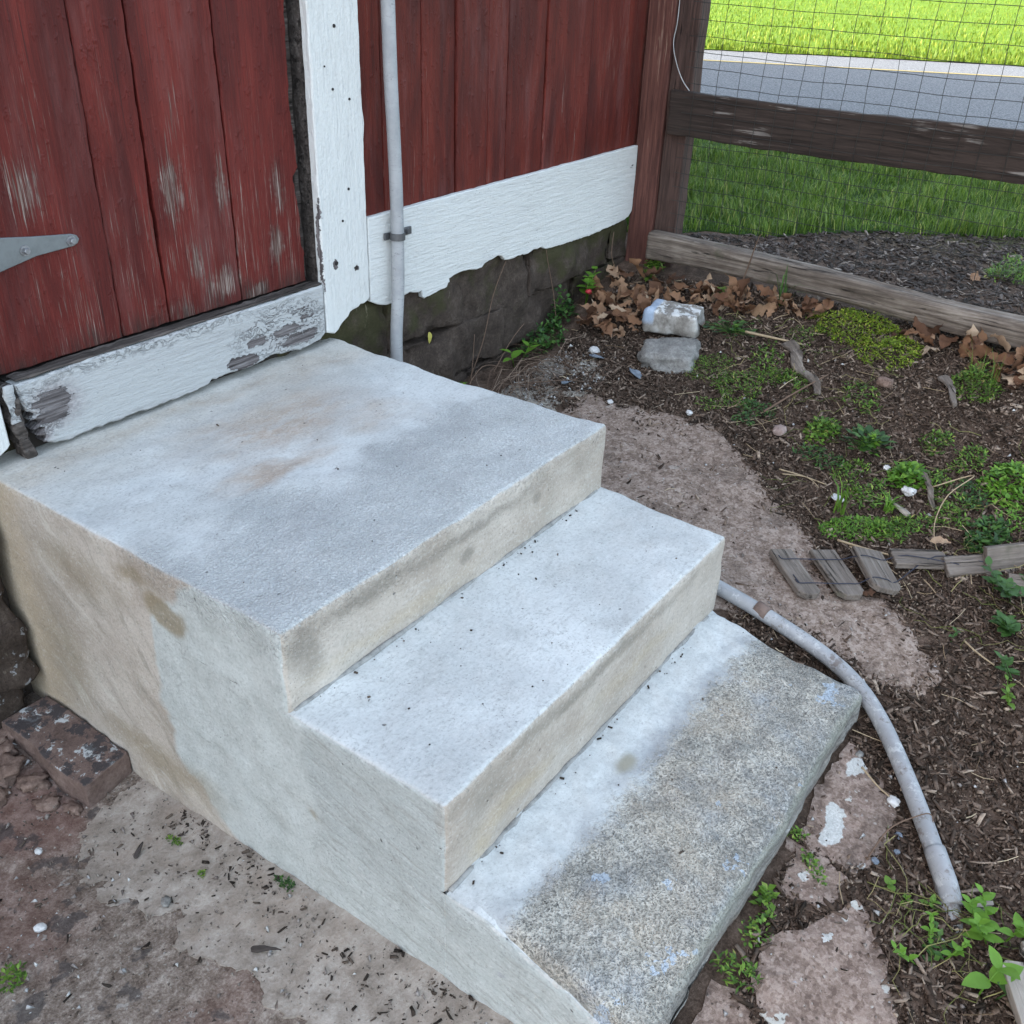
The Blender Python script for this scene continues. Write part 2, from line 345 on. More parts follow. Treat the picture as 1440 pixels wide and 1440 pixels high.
def mat_old_stone():
    n = NT("old_exposed_aggregate")
    p = n.pos()
    x, y, z = n.xyz(p)
    pw = n.warp(p, 40, 0.02)
    a = n.vor(pw, 240, 'F1', 'Color')
    ax, ay, az = n.xyz(a)
    f1 = n.vor(pw, 240, 'F1')
    big = n.noise(p, 7, 5, 0.65)
    med = n.noise(p, 45, 5, 0.75)
    col = n.ramp(n.m_('ADD', n.m_('MULTIPLY', ax, 0.45), n.m_('MULTIPLY', med, 0.62)), [(0.24, (0.09, 0.085, 0.078)), (0.40, (0.25, 0.24, 0.21)), (0.54, (0.40, 0.375, 0.325)), (0.68, (0.52, 0.485, 0.42)), (0.85, (0.62, 0.60, 0.55))])
    col = n.mix(0.22, col, (0.37, 0.36, 0.325))
    col = n.mix(n.mr(big, 0.46, 0.72), col, n.mix(0.45, col, (0.36, 0.40, 0.45)))
    bn = n.blobs(n.warp(p, 8, 0.15), [((0.78, -1.57, 0.28), (0.13, 0.1, 1), 0.9, 1.0), ((0.5, -1.6, 0.28), (0.25, 0.13, 1), 0.9, 0.6), ((0.2, -1.7, 0.28), (0.15, 0.1, 1), 0.9, 0.6)])
    col = n.mix(n.m_('MULTIPLY', bn, 0.3), col, (0.40, 0.32, 0.23))
    dk = n.mr(n.noise(p, 60, 4, 0.8), 0.55, 0.66)
    pt = n.mr(n.noise(p, 10, 4, 0.7), 0.47, 0.62)
    col = n.mix(n.m_('MULTIPLY', dk, n.m_('ADD', 0.25, n.m_('MULTIPLY', pt, 0.5))), col, (0.075, 0.073, 0.07))
    col = n.mix(n.m_('MULTIPLY', pt, 0.38), col, (0.15, 0.148, 0.138))
    wm = n.mr(n.noise(p, 8.5, 4, 0.7), 0.50, 0.66)
    col = n.mix(n.m_('MULTIPLY', wm, 0.4), col, (0.45, 0.39, 0.31))
    eg = n.m_('MAXIMUM', n.mr(y, -1.70, -1.79), n.mr(x, 0.98, 1.07))
    col = n.mix(n.m_('MULTIPLY', n.m_('MULTIPLY', eg, n.mr(med, 0.40, 0.58)), 0.6), col, (0.11, 0.112, 0.105))
    # pale blue lichen
    lic = n.m_('ADD', n.noise(n.warp(p, 70, 0.02), 17, 4, 0.7), n.m_('MULTIPLY', n.blobs(p, [((0.11, -1.73, 0.28), (0.11, 0.06, 1), 0.9, 0.8), ((0.22, -1.57, 0.28), (0.05, 0.05, 1), 0.8, 0.6), ((1.0, -1.73, 0.28), (0.1, 0.06, 1), 0.8, 0.7), ((0.01, -1.7, 0.28), (0.04, 0.05, 1), 0.8, 1.0), ((0.43, -1.74, 0.28), (0.1, 0.05, 1), 0.8, 0.7)]), 0.17))
    lm = n.mr(lic, 0.665, 0.69)
    col = n.mix(n.m_('MULTIPLY', lm, 0.75), col, (0.40, 0.47, 0.55))
    # smooth cement dressed on to the back of the tread
    edge = n.m_('ADD', y, n.m_('ADD', n.m_('MULTIPLY', n.m_('SUBTRACT', big, 0.5), 0.12), n.m_('MULTIPLY', n.m_('SUBTRACT', med, 0.5), 0.03)))
    cem = n.mr(n.m_('ADD', edge, n.m_('MULTIPLY', n.m_('SUBTRACT', n.noise(p, 110, 4, 0.8), 0.5), 0.10)), -1.535, -1.480)
    fin = n.noise(p, 150, 4, 0.75)
    ccol = n.mix(n.mr(med, 0.3, 0.7), (0.44, 0.455, 0.45), (0.55, 0.57, 0.565))
    ccol = n.mix(n.m_('MULTIPLY', n.mr(fin, 0.5, 0.72), 0.5), ccol, (0.22, 0.22, 0.22))
    gm = n.m_('MULTIPLY', n.mr(edge, -1.43, -1.49), n.mr(n.noise(p, 5, 3), 0.36, 0.6))
    ccol = n.mix(n.m_('MULTIPLY', gm, 0.6), ccol, (0.23, 0.24, 0.26))
    sp = n.blob(n.warp(p, 20, 0.03), (0.495, -1.46, 0.283), (0.045, 0.03, 1), 0.7)
    ccol = n.mix(n.m_('MULTIPLY', sp, 0.8), ccol, (0.25, 0.23, 0.17))
    col = n.mix(cem, col, ccol)
    # front face is weathered grey, greenish near the arris
    ny = n.xyz(n.nrm())[1]
    front = n.mr(ny, -0.55, -0.85)
    layer = n.noise(n.mul3(p, (4, 4, 60)), 1.0, 4, 0.6)
    fc = n.ramp(layer, [(0.3, (0.10, 0.085, 0.08)), (0.5, (0.24, 0.225, 0.205)), (0.7, (0.36, 0.34, 0.31))])
    fc = n.mix(n.m_('MULTIPLY', n.mr(z, 0.22, 0.27), 0.35), fc, (0.30, 0.33, 0.25))
    fc = n.mix(n.m_('MULTIPLY', n.mr(z, 0.20, 0.15), 0.6), fc, (0.24, 0.155, 0.125))
    col = n.mix(n.m_('MULTIPLY', front, 0.8), col, fc)
    h = n.m_('ADD', n.m_('MULTIPLY', n.mr(f1, 0.0, 0.6), 0.8), n.m_('MULTIPLY', med, 1.0))
    h = n.m_('MULTIPLY', h, n.m_('SUBTRACT', 1.0, n.m_('MULTIPLY', cem, 0.85)))
    h = n.m_('ADD', h, n.m_('MULTIPLY', cem, 0.9))
    return n.out(col, 0.88, n.bump(h, 0.005, 0.9), 0.25)

def mat_ground():
    n = NT("bare_ground")
    p = n.pos()
    x, y, z = n.xyz(p)
    big = n.noise(p, 4, 5, 0.65)
    med = n.noise(p, 26, 5, 0.7)
    fin = n.noise(p, 190, 3, 0.7)
    soil = n.ramp(n.m_('ADD', n.m_('MULTIPLY', med, 0.6), n.m_('MULTIPLY', fin, 0.4)), [(0.35, (0.035, 0.024, 0.017)), (0.5, (0.09, 0.061, 0.045)), (0.66, (0.18, 0.128, 0.098))])
    # hard trodden yard to the left of the steps
    yard = n.ramp(n.m_('ADD', n.m_('MULTIPLY', med, 0.5), n.m_('ADD', n.m_('MULTIPLY', fin, 0.35), n.m_('MULTIPLY', n.noise(p, 75, 4, 0.8), 0.28))), [(0.40, (0.06, 0.044, 0.034)), (0.50, (0.15, 0.115, 0.092)), (0.585, (0.255, 0.205, 0.17)), (0.70, (0.45, 0.395, 0.34))])
    pw = n.warp(p, 9, 0.12)
    red = n.blobs(pw, [((-0.24, -0.24, 0), (0.19, 0.30, 1), 0.6, 1.0), ((-0.42, -0.50, 0), (0.18, 0.30, 1), 0.7, 0.7), ((-0.3, -1.05, 0), (0.25, 0.1, 1), 0.9, 0.5)])
    yard = n.mix(n.m_('MULTIPLY', red, 0.7), yard, n.mix(n.mr(med, 0.3, 0.7), (0.14, 0.07, 0.055), (0.26, 0.155, 0.13)))
    blk = n.mr(n.noise(n.warp(p, 30, 0.03), 9, 4, 0.65), 0.58, 0.64)
    yard = n.mix(n.m_('MULTIPLY', blk, 0.7), yard, (0.06, 0.055, 0.055))
    pale = n.mr(n.noise(n.warp(p, 40, 0.02), 22, 3, 0.6), 0.66, 0.70)
    yard = n.mix(n.m_('MULTIPLY', pale, 0.6), yard, (0.40, 0.38, 0.35))
    isyard = n.mr(n.m_('ADD', x, n.m_('MULTIPLY', n.m_('SUBTRACT', big, 0.5), 0.2)), 0.12, 0.02)
    far = n.mr(x, 3.6, 5.0)
    col = n.mix(isyard, soil, yard)
    col = n.mix(far, col, (0.05, 0.075, 0.02))
    h = n.m_('ADD', n.m_('MULTIPLY', med, 1.0), n.m_('MULTIPLY', fin, 0.5))
    return n.out(col, 0.95, n.bump(h, 0.006, 0.9), 0.15)

def mat_slab(name, c0, c1, c2, pale=0.6, white=()):
    n = NT(name)
    p = n.pos()
    q = n.offs(p, 5.0)
    med = n.noise(q, 24, 5, 0.7)
    fin = n.noise(q, 170, 4, 0.75)
    v = n.vor(n.warp(q, 50, 0.02), 120, 'F1', 'Color')
    vx = n.xyz(v)[0]
    f = n.m_('ADD', n.m_('ADD', n.m_('MULTIPLY', med, 0.5), n.m_('MULTIPLY', fin, 0.4)), n.m_('MULTIPLY', vx, 0.16))
    col = n.ramp(f, [(0.42, c0), (0.53, c1), (0.65, c2)])
    pl = n.mr(n.noise(n.warp(q, 60, 0.015), 11, 4, 0.6), 0.665, 0.685)
    col = n.mix(n.m_('MULTIPLY', pl, pale), col, (0.50, 0.49, 0.45))
    if white:
        col = n.mix(n.m_('MULTIPLY', n.blobs(n.warp(n.warp(p, 25, 0.05), 90, 0.012), white), 0.95), col, n.mix(n.mr(fin, 0.3, 0.7), (0.42, 0.42, 0.39), (0.62, 0.62, 0.60)))
    du = n.mr(n.noise(n.warp(q, 12, 0.08), 5, 5, 0.7), 0.50, 0.66)
    col = n.mix(n.m_('MULTIPLY', du, 0.6), col, n.mix(n.mr(fin, 0.35, 0.65), (0.06, 0.043, 0.034), (0.17, 0.13, 0.105)))
    sp = n.vor(q, 60)
    spm = n.m_('MULTIPLY', n.mr(sp, 0.26, 0.16), n.mr(n.noise(q, 8, 2), 0.50, 0.6))
    col = n.mix(n.m_('MULTIPLY', spm, 0.7), col, n.mix(n.mr(vx, 0.4, 0.6), (0.05, 0.038, 0.03), (0.45, 0.42, 0.38)))
    dk = n.mr(n.noise(n.warp(q, 30, 0.03), 13, 4, 0.7), 0.60, 0.72)
    col = n.mix(n.m_('MULTIPLY', dk, 0.55), col, (0.09, 0.07, 0.062))
    h = n.m_('ADD', n.m_('MULTIPLY', med, 0.9), n.m_('MULTIPLY', fin, 0.7))
    return n.out(col, 0.93, n.bump(h, 0.005, 0.9), 0.2)

def mat_skim():
    n = NT("spilled_cement")
    p = n.pos()
    med = n.noise(p, 18, 5, 0.65)
    fin = n.noise(p, 150, 4, 0.75)
    col = n.ramp(n.m_('ADD', n.m_('MULTIPLY', med, 0.65), n.m_('MULTIPLY', fin, 0.35)), [(0.34, (0.20, 0.163, 0.13)), (0.5, (0.345, 0.295, 0.25)), (0.66, (0.50, 0.445, 0.39))])
    pk = n.mr(n.noise(p, 6, 3, 0.6), 0.5, 0.68)
    col = n.mix(n.m_('MULTIPLY', pk, 0.4), col, (0.37, 0.29, 0.23))
    gr = n.vor(n.warp(p, 30, 0.02), 70)
    gm = n.m_('MULTIPLY', n.mr(gr, 0.2, 0.12), n.mr(n.noise(p, 14, 3), 0.5, 0.62))
    col = n.mix(n.m_('MULTIPLY', gm, 0.8), col, (0.07, 0.06, 0.05))
    return n.out(col, 0.9, n.bump(n.m_('ADD', med, n.m_('MULTIPLY', fin, 0.6)), 0.004, 0.9), 0.2)

def mat_islands(name, stops, rough=0.85, scale=(60, 60, 60), var=0.35, spec=0.2, transl=0.0, bump=0.002):
    """one colour for each loose piece of a joined mesh, with grain"""
    n = NT(name)
    r = n.island()
    p = n.pos()
    nz = n.noise(n.mul3(p, scale), 1.0, 4, 0.65)
    c = n.ramp(r, stops)
    c = n.mix(n.m_('MULTIPLY', n.mr(nz, 0.3, 0.7), var), c, n.mix(0.65, c, (0.0, 0.0, 0.0)))
    return n.out(c, rough, n.bump(nz, bump, 0.7) if bump else None, spec, 0.0, transl)

def mat_object_tint(name, stops, rough=0.8, scale=(50, 50, 50), var=0.4, spec=0.25, transl=0.0, bump=0.003):
    n = NT(name)
    r = n.rnd()
    p = n.offs(n.objc(), 9.0)
    nz = n.noise(n.mul3(p, scale), 1.0, 5, 0.65)
    c = n.ramp(r, stops)
    c = n.mix(n.m_('MULTIPLY', n.mr(nz, 0.3, 0.7), var), c, n.mix(0.6, c, (0.0, 0.0, 0.0)))
    return n.out(c, rough, n.bump(nz, bump, 0.8), spec, 0.0, transl)

def mat_foundation():
    n = NT("mossy_dark_stone")
    p = n.pos()
    q = n.offs(p, 3.0)
    med = n.noise(q, 16, 5, 0.7)
    fin = n.noise(q, 110, 4, 0.75)
    col = n.ramp(n.m_('ADD', n.m_('MULTIPLY', med, 0.6), n.m_('MULTIPLY', fin, 0.4)), [(0.3, (0.025, 0.018, 0.014)), (0.52, (0.07, 0.052, 0.042)), (0.72, (0.15, 0.118, 0.096))])
    x, y, z = n.xyz(p)
    mo = n.m_('ADD', n.noise(p, 5, 4, 0.65), n.m_('MULTIPLY', n.mr(z, 0.5, 0.75), 0.14))
    mo = n.m_('ADD', mo, n.m_('MULTIPLY', n.mr(x, 2.2, 2.9), 0.1))
    col = n.mix(n.m_('MULTIPLY', n.mr(mo, 0.56, 0.72), 0.65), col, (0.05, 0.052, 0.018))
    ef = n.m_('MULTIPLY', n.mr(n.noise(n.mul3(p, (60, 30, 14)), 1.0, 4, 0.7), 0.60, 0.68), n.mr(n.noise(p, 9, 2), 0.57, 0.66))
    col = n.mix(n.m_('MULTIPLY', ef, 0.6), col, (0.30, 0.27, 0.2))
    pw = n.mr(n.noise(n.warp(p, 60, 0.02), 30, 3, 0.6), 0.6, 0.66)
    left = n.mr(x, 0.1, 0.0)
    col = n.mix(n.m_('MULTIPLY', n.m_('MULTIPLY', pw, left), 0.7), col, (0.40, 0.41, 0.42))
    return n.out(col, 0.92, n.bump(n.m_('ADD', med, n.m_('MULTIPLY', fin, 0.7)), 0.012, 0.9), 0.2)

def mat_brown_wood(name, c0, c1, axis='z', peel=0.5, grey=(0.30, 0.28, 0.26), thr=0.62):
    n = NT(name)
    p = n.pos()
    q = n.offs(p, 7.0)
    sc = (90, 90, 3) if axis == 'z' else (60, 3.2, 80)
    g = n.noise(n.mul3(q, sc), 1.0, 5, 0.68, 0.5)
    b = n.noise(n.mul3(q, (5, 5, 2) if axis == 'z' else (5, 3, 9)), 1.0, 4, 0.65)
    col = n.mix(n.mr(g, 0.3, 0.7), c0, c1)
    m = n.mr(n.m_('ADD', n.m_('MULTIPLY', g, 0.55), n.m_('MULTIPLY', b, 0.5)), thr, thr + 0.06)
    col = n.mix(n.m_('MULTIPLY', m, peel), col, n.mix(n.mr(g, 0.4, 0.7), n.mix(0.6, grey, (0.02, 0.02, 0.02)), grey))
    gk = n.mr(n.noise(n.mul3(q, tuple(s * 0.6 for s in sc)), 1.0, 4, 0.7, 0.5), 0.34, 0.28)
    col = n.mix(n.m_('MULTIPLY', gk, 0.8), col, (0.012, 0.009, 0.008))
    return n.out(col, 0.82, n.bump(n.m_('SUBTRACT', g, gk), 0.005, 0.9), 0.25)

def mat_grey_wood(name, c0=(0.085, 0.07, 0.058), c1=(0.24, 0.205, 0.175), c2=(0.40, 0.36, 0.32)):
    n = NT(name)
    p = n.offs(n.objc(), 5.0)
    g = n.noise(n.mul3(p, (4, 70, 70)), 1.0, 6, 0.7, 0.6)
    b = n.noise(p, 9, 4, 0.65)
    col = n.ramp(n.m_('ADD', n.m_('MULTIPLY', g, 0.7), n.m_('MULTIPLY', b, 0.3)), [(0.3, c0), (0.5, c1), (0.7, c2)])
    ck = n.mr(n.noise(n.mul3(p, (2.0, 40, 40)), 1.0, 5, 0.75, 0.6), 0.43, 0.36)
    col = n.mix(n.m_('MULTIPLY', ck, 0.85), col, (0.025, 0.02, 0.017))
    mo = n.mr(n.noise(p, 6, 4, 0.7), 0.60, 0.7)
    col = n.mix(n.m_('MULTIPLY', mo, 0.5), col, (0.07, 0.075, 0.045))
    return n.out(col, 0.88, n.bump(n.m_('SUBTRACT', g, n.m_('MULTIPLY', ck, 1.2)), 0.006, 1.0), 0.2)

def mat_conduit():
    n = NT("grey_pvc")
    p = n.pos()
    b = n.noise(p, 12, 4, 0.65)
    s = n.noise(p, 90, 4, 0.75)
    x, y, z = n.xyz(p)
    col = n.mix(n.mr(b, 0.35, 0.65), (0.265, 0.272, 0.282), (0.345, 0.35, 0.36))
    low = n.mr(z, 0.55, 0.30)
    m = n.mr(n.m_('ADD', n.m_('MULTIPLY', s, 0.6), n.m_('MULTIPLY', b, 0.4)), 0.56, 0.66)
    col = n.mix(n.m_('MULTIPLY', m, n.m_('MULTIPLY', low, 0.55)), col, (0.20, 0.18, 0.16))
    hgt = n.m_('ADD', n.noise(p, 22, 4, 0.75), n.mr(z, 0.20, 0.12, 0.0, 0.12))
    col = n.mix(n.m_('MULTIPLY', n.m_('MULTIPLY', n.mr(hgt, 0.55, 0.66), low), 0.7), col, (0.13, 0.098, 0.08))
    sc_ = n.mr(n.m_('ABSOLUTE', n.m_('SUBTRACT', n.noise(n.mul3(p, (9, 9, 50)), 1.0, 3, 0.7), 0.5)), 0.012, 0.004)
    col = n.mix(n.m_('MULTIPLY', n.m_('MULTIPLY', sc_, n.mr(b, 0.48, 0.58)), 0.5), col, (0.10, 0.095, 0.09))
    col = n.mix(n.m_('MULTIPLY', n.mr(n.noise(n.mul3(p, (1, 1, 1)), 26, 5, 0.8), 0.47, 0.36), n.m_('MULTIPLY', low, 0.7)), col, (0.50, 0.51, 0.51))
    return n.out(col, 0.5, n.bump(s, 0.001, 0.5), 0.4)

def mat_plain(name, c, rough=0.6, metal=0.0, var=0.25, sc=60, spec=0.4):
    n = NT(name)
    p = n.pos()
    s = n.noise(p, sc, 4, 0.7)
    col = n.mix(n.m_('MULTIPLY', n.mr(s, 0.4, 0.7), var), c, n.mix(0.6, c, (0.02, 0.02, 0.02)))
    return n.out(col, rough, n.bump(s, 0.001, 0.6), spec, metal)

def mat_asphalt():
    n = NT("asphalt")
    p = n.pos()
    v = n.noise(p, 55, 4, 0.8)
    b = n.noise(p, 1.2, 3, 0.6)
    col = n.ramp(v, [(0.36, (0.045, 0.047, 0.052)), (0.5, (0.11, 0.113, 0.12)), (0.64, (0.23, 0.235, 0.245))])
    col = n.mix(n.m_('MULTIPLY', n.mr(b, 0.4, 0.7), 0.25), col, (0.13, 0.13, 0.135))
    return n.out(col, 0.9, n.bump(v, 0.006, 0.8), 0.25)

def mat_lawn(name, a, b_, c):
    n = NT(name)
    p = n.pos()
    g = n.noise(p, 30, 4, 0.75)
    b = n.noise(p, 1.1, 4, 0.65)
    col = n.ramp(n.m_('ADD', n.m_('MULTIPLY', g, 0.6), n.m_('MULTIPLY', b, 0.4)), [(0.35, a), (0.5, b_), (0.68, c)])
    return n.out(col, 0.9, n.bump(g, 0.05, 0.8), 0.1)

def mat_painted_block():
    n = NT("whitewashed_block")
    p = n.offs(n.objc(), 0.0)
    a = n.noise(p, 16, 5, 0.7)
    b = n.noise(n.mul3(p, (30, 30, 12)), 1.0, 4, 0.7)
    col = n.ramp(a, [(0.3, (0.12, 0.105, 0.09)), (0.5, (0.26, 0.24, 0.215)), (0.7, (0.40, 0.385, 0.36))])
    wv = n.mr(n.m_('ADD', n.m_('MULTIPLY', a, 0.4), n.m_('MULTIPLY', b, 0.6)), 0.48, 0.54)
    nz = n.xyz(n.nrm())[2]
    top = n.mr(nz, 0.2, 0.7)
    col = n.mix(n.m_('MULTIPLY', wv, n.mr(top, 0, 1, 0.08, 0.85)), col, (0.66, 0.66, 0.65))
    x = n.xyz(n.objc())[0]
    blue = n.m_('MULTIPLY', n.mr(n.xyz(n.objc())[1], 0.062, 0.072), n.mr(n.xyz(n.objc())[2], 0.03, 0.06))
    col = n.mix(n.m_('MULTIPLY', blue, 0.8), col, (0.30, 0.38, 0.50))
    return n.out(col, 0.75, n.bump(n.m_('ADD', a, b), 0.005, 0.9), 0.3)

def mat_rock(name, c0, c1, c2, spots=None, obj=True, spot_amt=0.9, spot_thr=0.56):
    n = NT(name)
    p = n.objc() if obj else n.pos()
    a = n.noise(p, 18, 5, 0.72)
    f = n.noise(p, 120, 4, 0.75)
    col = n.ramp(n.m_('ADD', n.m_('MULTIPLY', a, 0.6), n.m_('MULTIPLY', f, 0.4)), [(0.33, c0), (0.5, c1), (0.68, c2)])
    if spots:
        nz = n.xyz(n.nrm())[2]
        s = n.mr(n.noise(n.warp(n.warp(p, 50, 0.02), 18, 0.05), 19, 5, 0.7), spot_thr, spot_thr + 0.03)
        col = n.mix(n.m_('MULTIPLY', n.m_('MULTIPLY', s, n.mr(nz, 0.4, 0.8)), spot_amt), col, spots)
        d = n.mr(n.noise(n.warp(p, 40, 0.03), 14, 5, 0.7), 0.50, 0.54)
        col = n.mix(n.m_('MULTIPLY', n.m_('MULTIPLY', d, n.mr(nz, 0.4, 0.8)), 0.85), col, (0.05, 0.047, 0.05))
    return n.out(col, 0.9, n.bump(n.m_('ADD', a, n.m_('MULTIPLY', f, 0.6)), 0.006, 0.9), 0.2)

M = {}
def build_materials():
    dpl = 0.05
    M['door_red'] = mat_red_paint("weathered_red_door", [
        ((0.64, dpl, 1.235), (0.05, 1, 0.13), 0.9, 1.0), ((0.796, dpl, 1.22), (0.03, 1, 0.13), 0.9, 0.9), ((0.996, dpl, 1.19), (0.045, 1, 0.12), 0.9, 1.0),
        ((0.965, dpl, 1.04), (0.05, 1, 0.09), 0.9, 1.0), ((0.25, dpl, 1.30), (0.09, 1, 0.12), 0.9, 0.85), ((0.30, dpl, 1.45), (0.10, 1, 0.2), 0.9, 0.45), ((0.775, dpl, 0.96), (0.08, 1, 0.07), 0.8, 0.9),
        ((0.88, dpl, 0.91), (0.05, 1, 0.04), 0.8, 0.9), ((0.69, dpl, 1.03), (0.035, 1, 0.09), 0.9, 0.7), ((0.50, dpl, 1.25), (0.08, 1, 0.5), 0.9, 0.32), ((0.62, dpl, 0.92), (0.1, 1, 0.05), 0.9, 0.6)],
        wear=0.02, rot_z=0.88)
    M['siding_red'] = mat_red_paint("weathered_red_siding", [((2.03, 0.02, 1.5), (0.06, 1, 0.4), 0.9, 0.45), ((2.75, 0.02, 1.45), (0.18, 1, 0.35), 0.9, 0.5), ((2.4, 0.02, 1.35), (0.05, 1, 0.2), 0.9, 0.5)],
        wear=-0.02, dark=(0.07, 0.009, 0.006), light=(0.175, 0.023, 0.013), crack=0.5)
    M['post_white'] = mat_white_paint("white_paint_trim", [((1.10, 0.008, 1.0), (0.012, 0.012, 0.24), 0.6, 0.85), ((1.15, 0, 0.94), (0.012, 1, 0.02), 0.5, 1.0), ((1.238, 0, 0.913), (0.012, 1, 0.014), 0.5, 1.0)], along='z', speck=0.2)
    M['skirt_white'] = mat_white_paint("white_paint_skirt", [((2.86, 0, 0.93), (0.10, 1, 0.10), 0.9, 0.35), ((2.95, 0, 0.98), (0.03, 1, 0.02), 0.9, 0.6)], along='x', speck=0.8)
    M['sill_white'] = mat_white_paint(cracks=[((0.93, 0, 0.80), (0.24, 1, 0.10), 0.7, 1.0), ((0.14, 0, 0.80), (0.09, 1, 0.1), 0.8, 0.9), ((0.5, 0, 0.88), (0.5, 1, 0.03), 0.8, 0.5)], name="peeling_white_sill", peel=[((0.186, 0, 0.80), (0.085, 1, 0.075), 0.8, 0.75), ((0.12, 0, 0.75), (0.06, 1, 0.05), 0.7, 1.0),
        ((0.765, 0, 0.745), (0.075, 1, 0.03), 0.5, 1.0), ((0.934, 0, 0.792), (0.075, 1, 0.028), 0.7, 0.9), ((0.82, 0, 0.79), (0.06, 1, 0.022), 0.8, 0.8), ((0.98, 0, 0.755), (0.12, 1, 0.03), 0.8, 0.75), ((1.02, 0, 0.82), (0.1, 1, 0.05), 0.9, 0.55)],
        worn=0.05, along='x', speck=0.5, base=(0.41, 0.415, 0.415), stains=[((0.20, 0, 0.81), (0.10, 1, 0.085), 0.8, 1.0), ((0.13, 0, 0.745), (0.07, 1, 0.04), 0.7, 1.0), ((0.95, 0, 0.77), (0.16, 1, 0.05), 0.9, 0.5)])
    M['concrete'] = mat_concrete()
    M['old_stone'] = mat_old_stone()
    M['ground'] = mat_ground()
    M['path'] = mat_slab("pink_old_concrete", (0.135, 0.097, 0.077), (0.25, 0.187, 0.15), (0.37, 0.30, 0.255), pale=0.3)
    M['flag'] = mat_slab("red_flagstone", (0.15, 0.105, 0.084), (0.26, 0.19, 0.155), (0.365, 0.285, 0.24), pale=0.9, white=[((0.935, -1.842, 0.15), (0.038, 0.026, 1), 0.15, 1.0), ((0.715, -1.862, 0.15), (0.05, 0.024, 1), 0.15, 1.0), ((0.765, -1.85, 0.15), (0.03, 0.02, 1), 0.15, 1.0), ((0.665, -1.945, 0.14), (0.016, 0.012, 1), 0.2, 1.0), ((0.46, -1.95, 0.13), (0.014, 0.011, 1), 0.15, 1.0), ((0.57, -1.86, 0.14), (0.014, 0.01, 1), 0.2, 0.9)])
    M['fillet'] = mat_plain("rough_mortar", (0.30, 0.295, 0.28), 0.95, 0, 0.7, 45, 0.2)
    M['gritty'] = mat_slab("crumbled_mortar", (0.10, 0.088, 0.075), (0.22, 0.195, 0.165), (0.38, 0.35, 0.30), pale=0.5)
    M['skim'] = mat_skim()
    M['mulch'] = mat_islands("mulch_chips", [(0.0, (0.026, 0.018, 0.012)), (0.3, (0.07, 0.046, 0.033)), (0.7, (0.15, 0.104, 0.077)), (0.9, (0.24, 0.178, 0.137)), (1.0, (0.42, 0.33, 0.255))], scale=(150, 150, 150), var=0.5)
    M['far_mulch'] = mat_islands("dark_mulch_chips", [(0.0, (0.03, 0.024, 0.02)), (0.5, (0.085, 0.067, 0.058)), (0.88, (0.16, 0.13, 0.115)), (1.0, (0.36, 0.30, 0.25))], scale=(150, 150, 150), var=0.5)
    M['crumbs'] = mat_islands("black_debris", [(0.0, (0.018, 0.014, 0.011)), (0.6, (0.05, 0.038, 0.03)), (1.0, (0.15, 0.115, 0.09))])
    M['yardgrit'] = mat_islands('yard_grit', [(0.0, (0.05, 0.04, 0.033)), (0.5, (0.16, 0.13, 0.11)), (1.0, (0.42, 0.38, 0.33))])
    M['grit'] = mat_islands("small_pebbles", [(0.0, (0.16, 0.13, 0.115)), (0.5, (0.30, 0.26, 0.235)), (0.8, (0.42, 0.42, 0.42)), (1.0, (0.66, 0.65, 0.62))])
    M['straw'] = mat_islands("dry_straw", [(0.0, (0.17, 0.115, 0.07)), (0.5, (0.36, 0.27, 0.17)), (1.0, (0.55, 0.45, 0.31))], var=0.3)
    M['stem'] = mat_islands('weed_stems', [(0.0, (0.06, 0.09, 0.02)), (0.5, (0.16, 0.17, 0.05)), (1.0, (0.34, 0.27, 0.14))], var=0.2, bump=0)
    M['twig'] = mat_islands("brown_twig", [(0.0, (0.07, 0.045, 0.033)), (0.6, (0.16, 0.105, 0.075)), (1.0, (0.30, 0.225, 0.17))], var=0.3)
    M['leaf'] = mat_object_tint("dead_oak_leaf", [(0.0, (0.08, 0.04, 0.024)), (0.3, (0.19, 0.092, 0.05)), (0.6, (0.30, 0.16, 0.088)), (0.85, (0.40, 0.25, 0.155)), (1.0, (0.54, 0.40, 0.28))], scale=(60, 60, 60), var=0.45, transl=0.12, spec=0.3)
    M['green'] = mat_islands("weed_green", [(0.0, (0.045, 0.10, 0.016)), (0.4, (0.10, 0.20, 0.026)), (0.8, (0.17, 0.30, 0.04)), (0.93, (0.24, 0.36, 0.055)), (1.0, (0.42, 0.37, 0.11))], rough=0.55, var=0.15, transl=0.3, bump=0, spec=0.4)
    M['dkgreen'] = mat_islands("dark_weed_green", [(0.0, (0.02, 0.055, 0.015)), (0.5, (0.045, 0.11, 0.025)), (1.0, (0.09, 0.19, 0.035))], rough=0.5, var=0.15, transl=0.2, bump=0, spec=0.4)
    M['limegreen'] = mat_islands("lime_weed_green", [(0.0, (0.10, 0.17, 0.014)), (0.5, (0.21, 0.31, 0.025)), (0.88, (0.32, 0.40, 0.045)), (1.0, (0.45, 0.36, 0.11))], rough=0.6, var=0.15, transl=0.3, bump=0, spec=0.3)
    M['brightgreen'] = mat_islands("bright_leaf_green", [(0.0, (0.07, 0.17, 0.02)), (0.5, (0.14, 0.30, 0.035)), (1.0, (0.24, 0.42, 0.055))], rough=0.5, var=0.15, transl=0.35, bump=0, spec=0.4)
    M['grass'] = mat_islands("lawn_blades", [(0.0, (0.045, 0.09, 0.012)), (0.5, (0.10, 0.18, 0.02)), (0.9, (0.165, 0.26, 0.035)), (1.0, (0.34, 0.34, 0.10))], rough=0.55, var=0.1, transl=0.3, bump=0, spec=0.35)
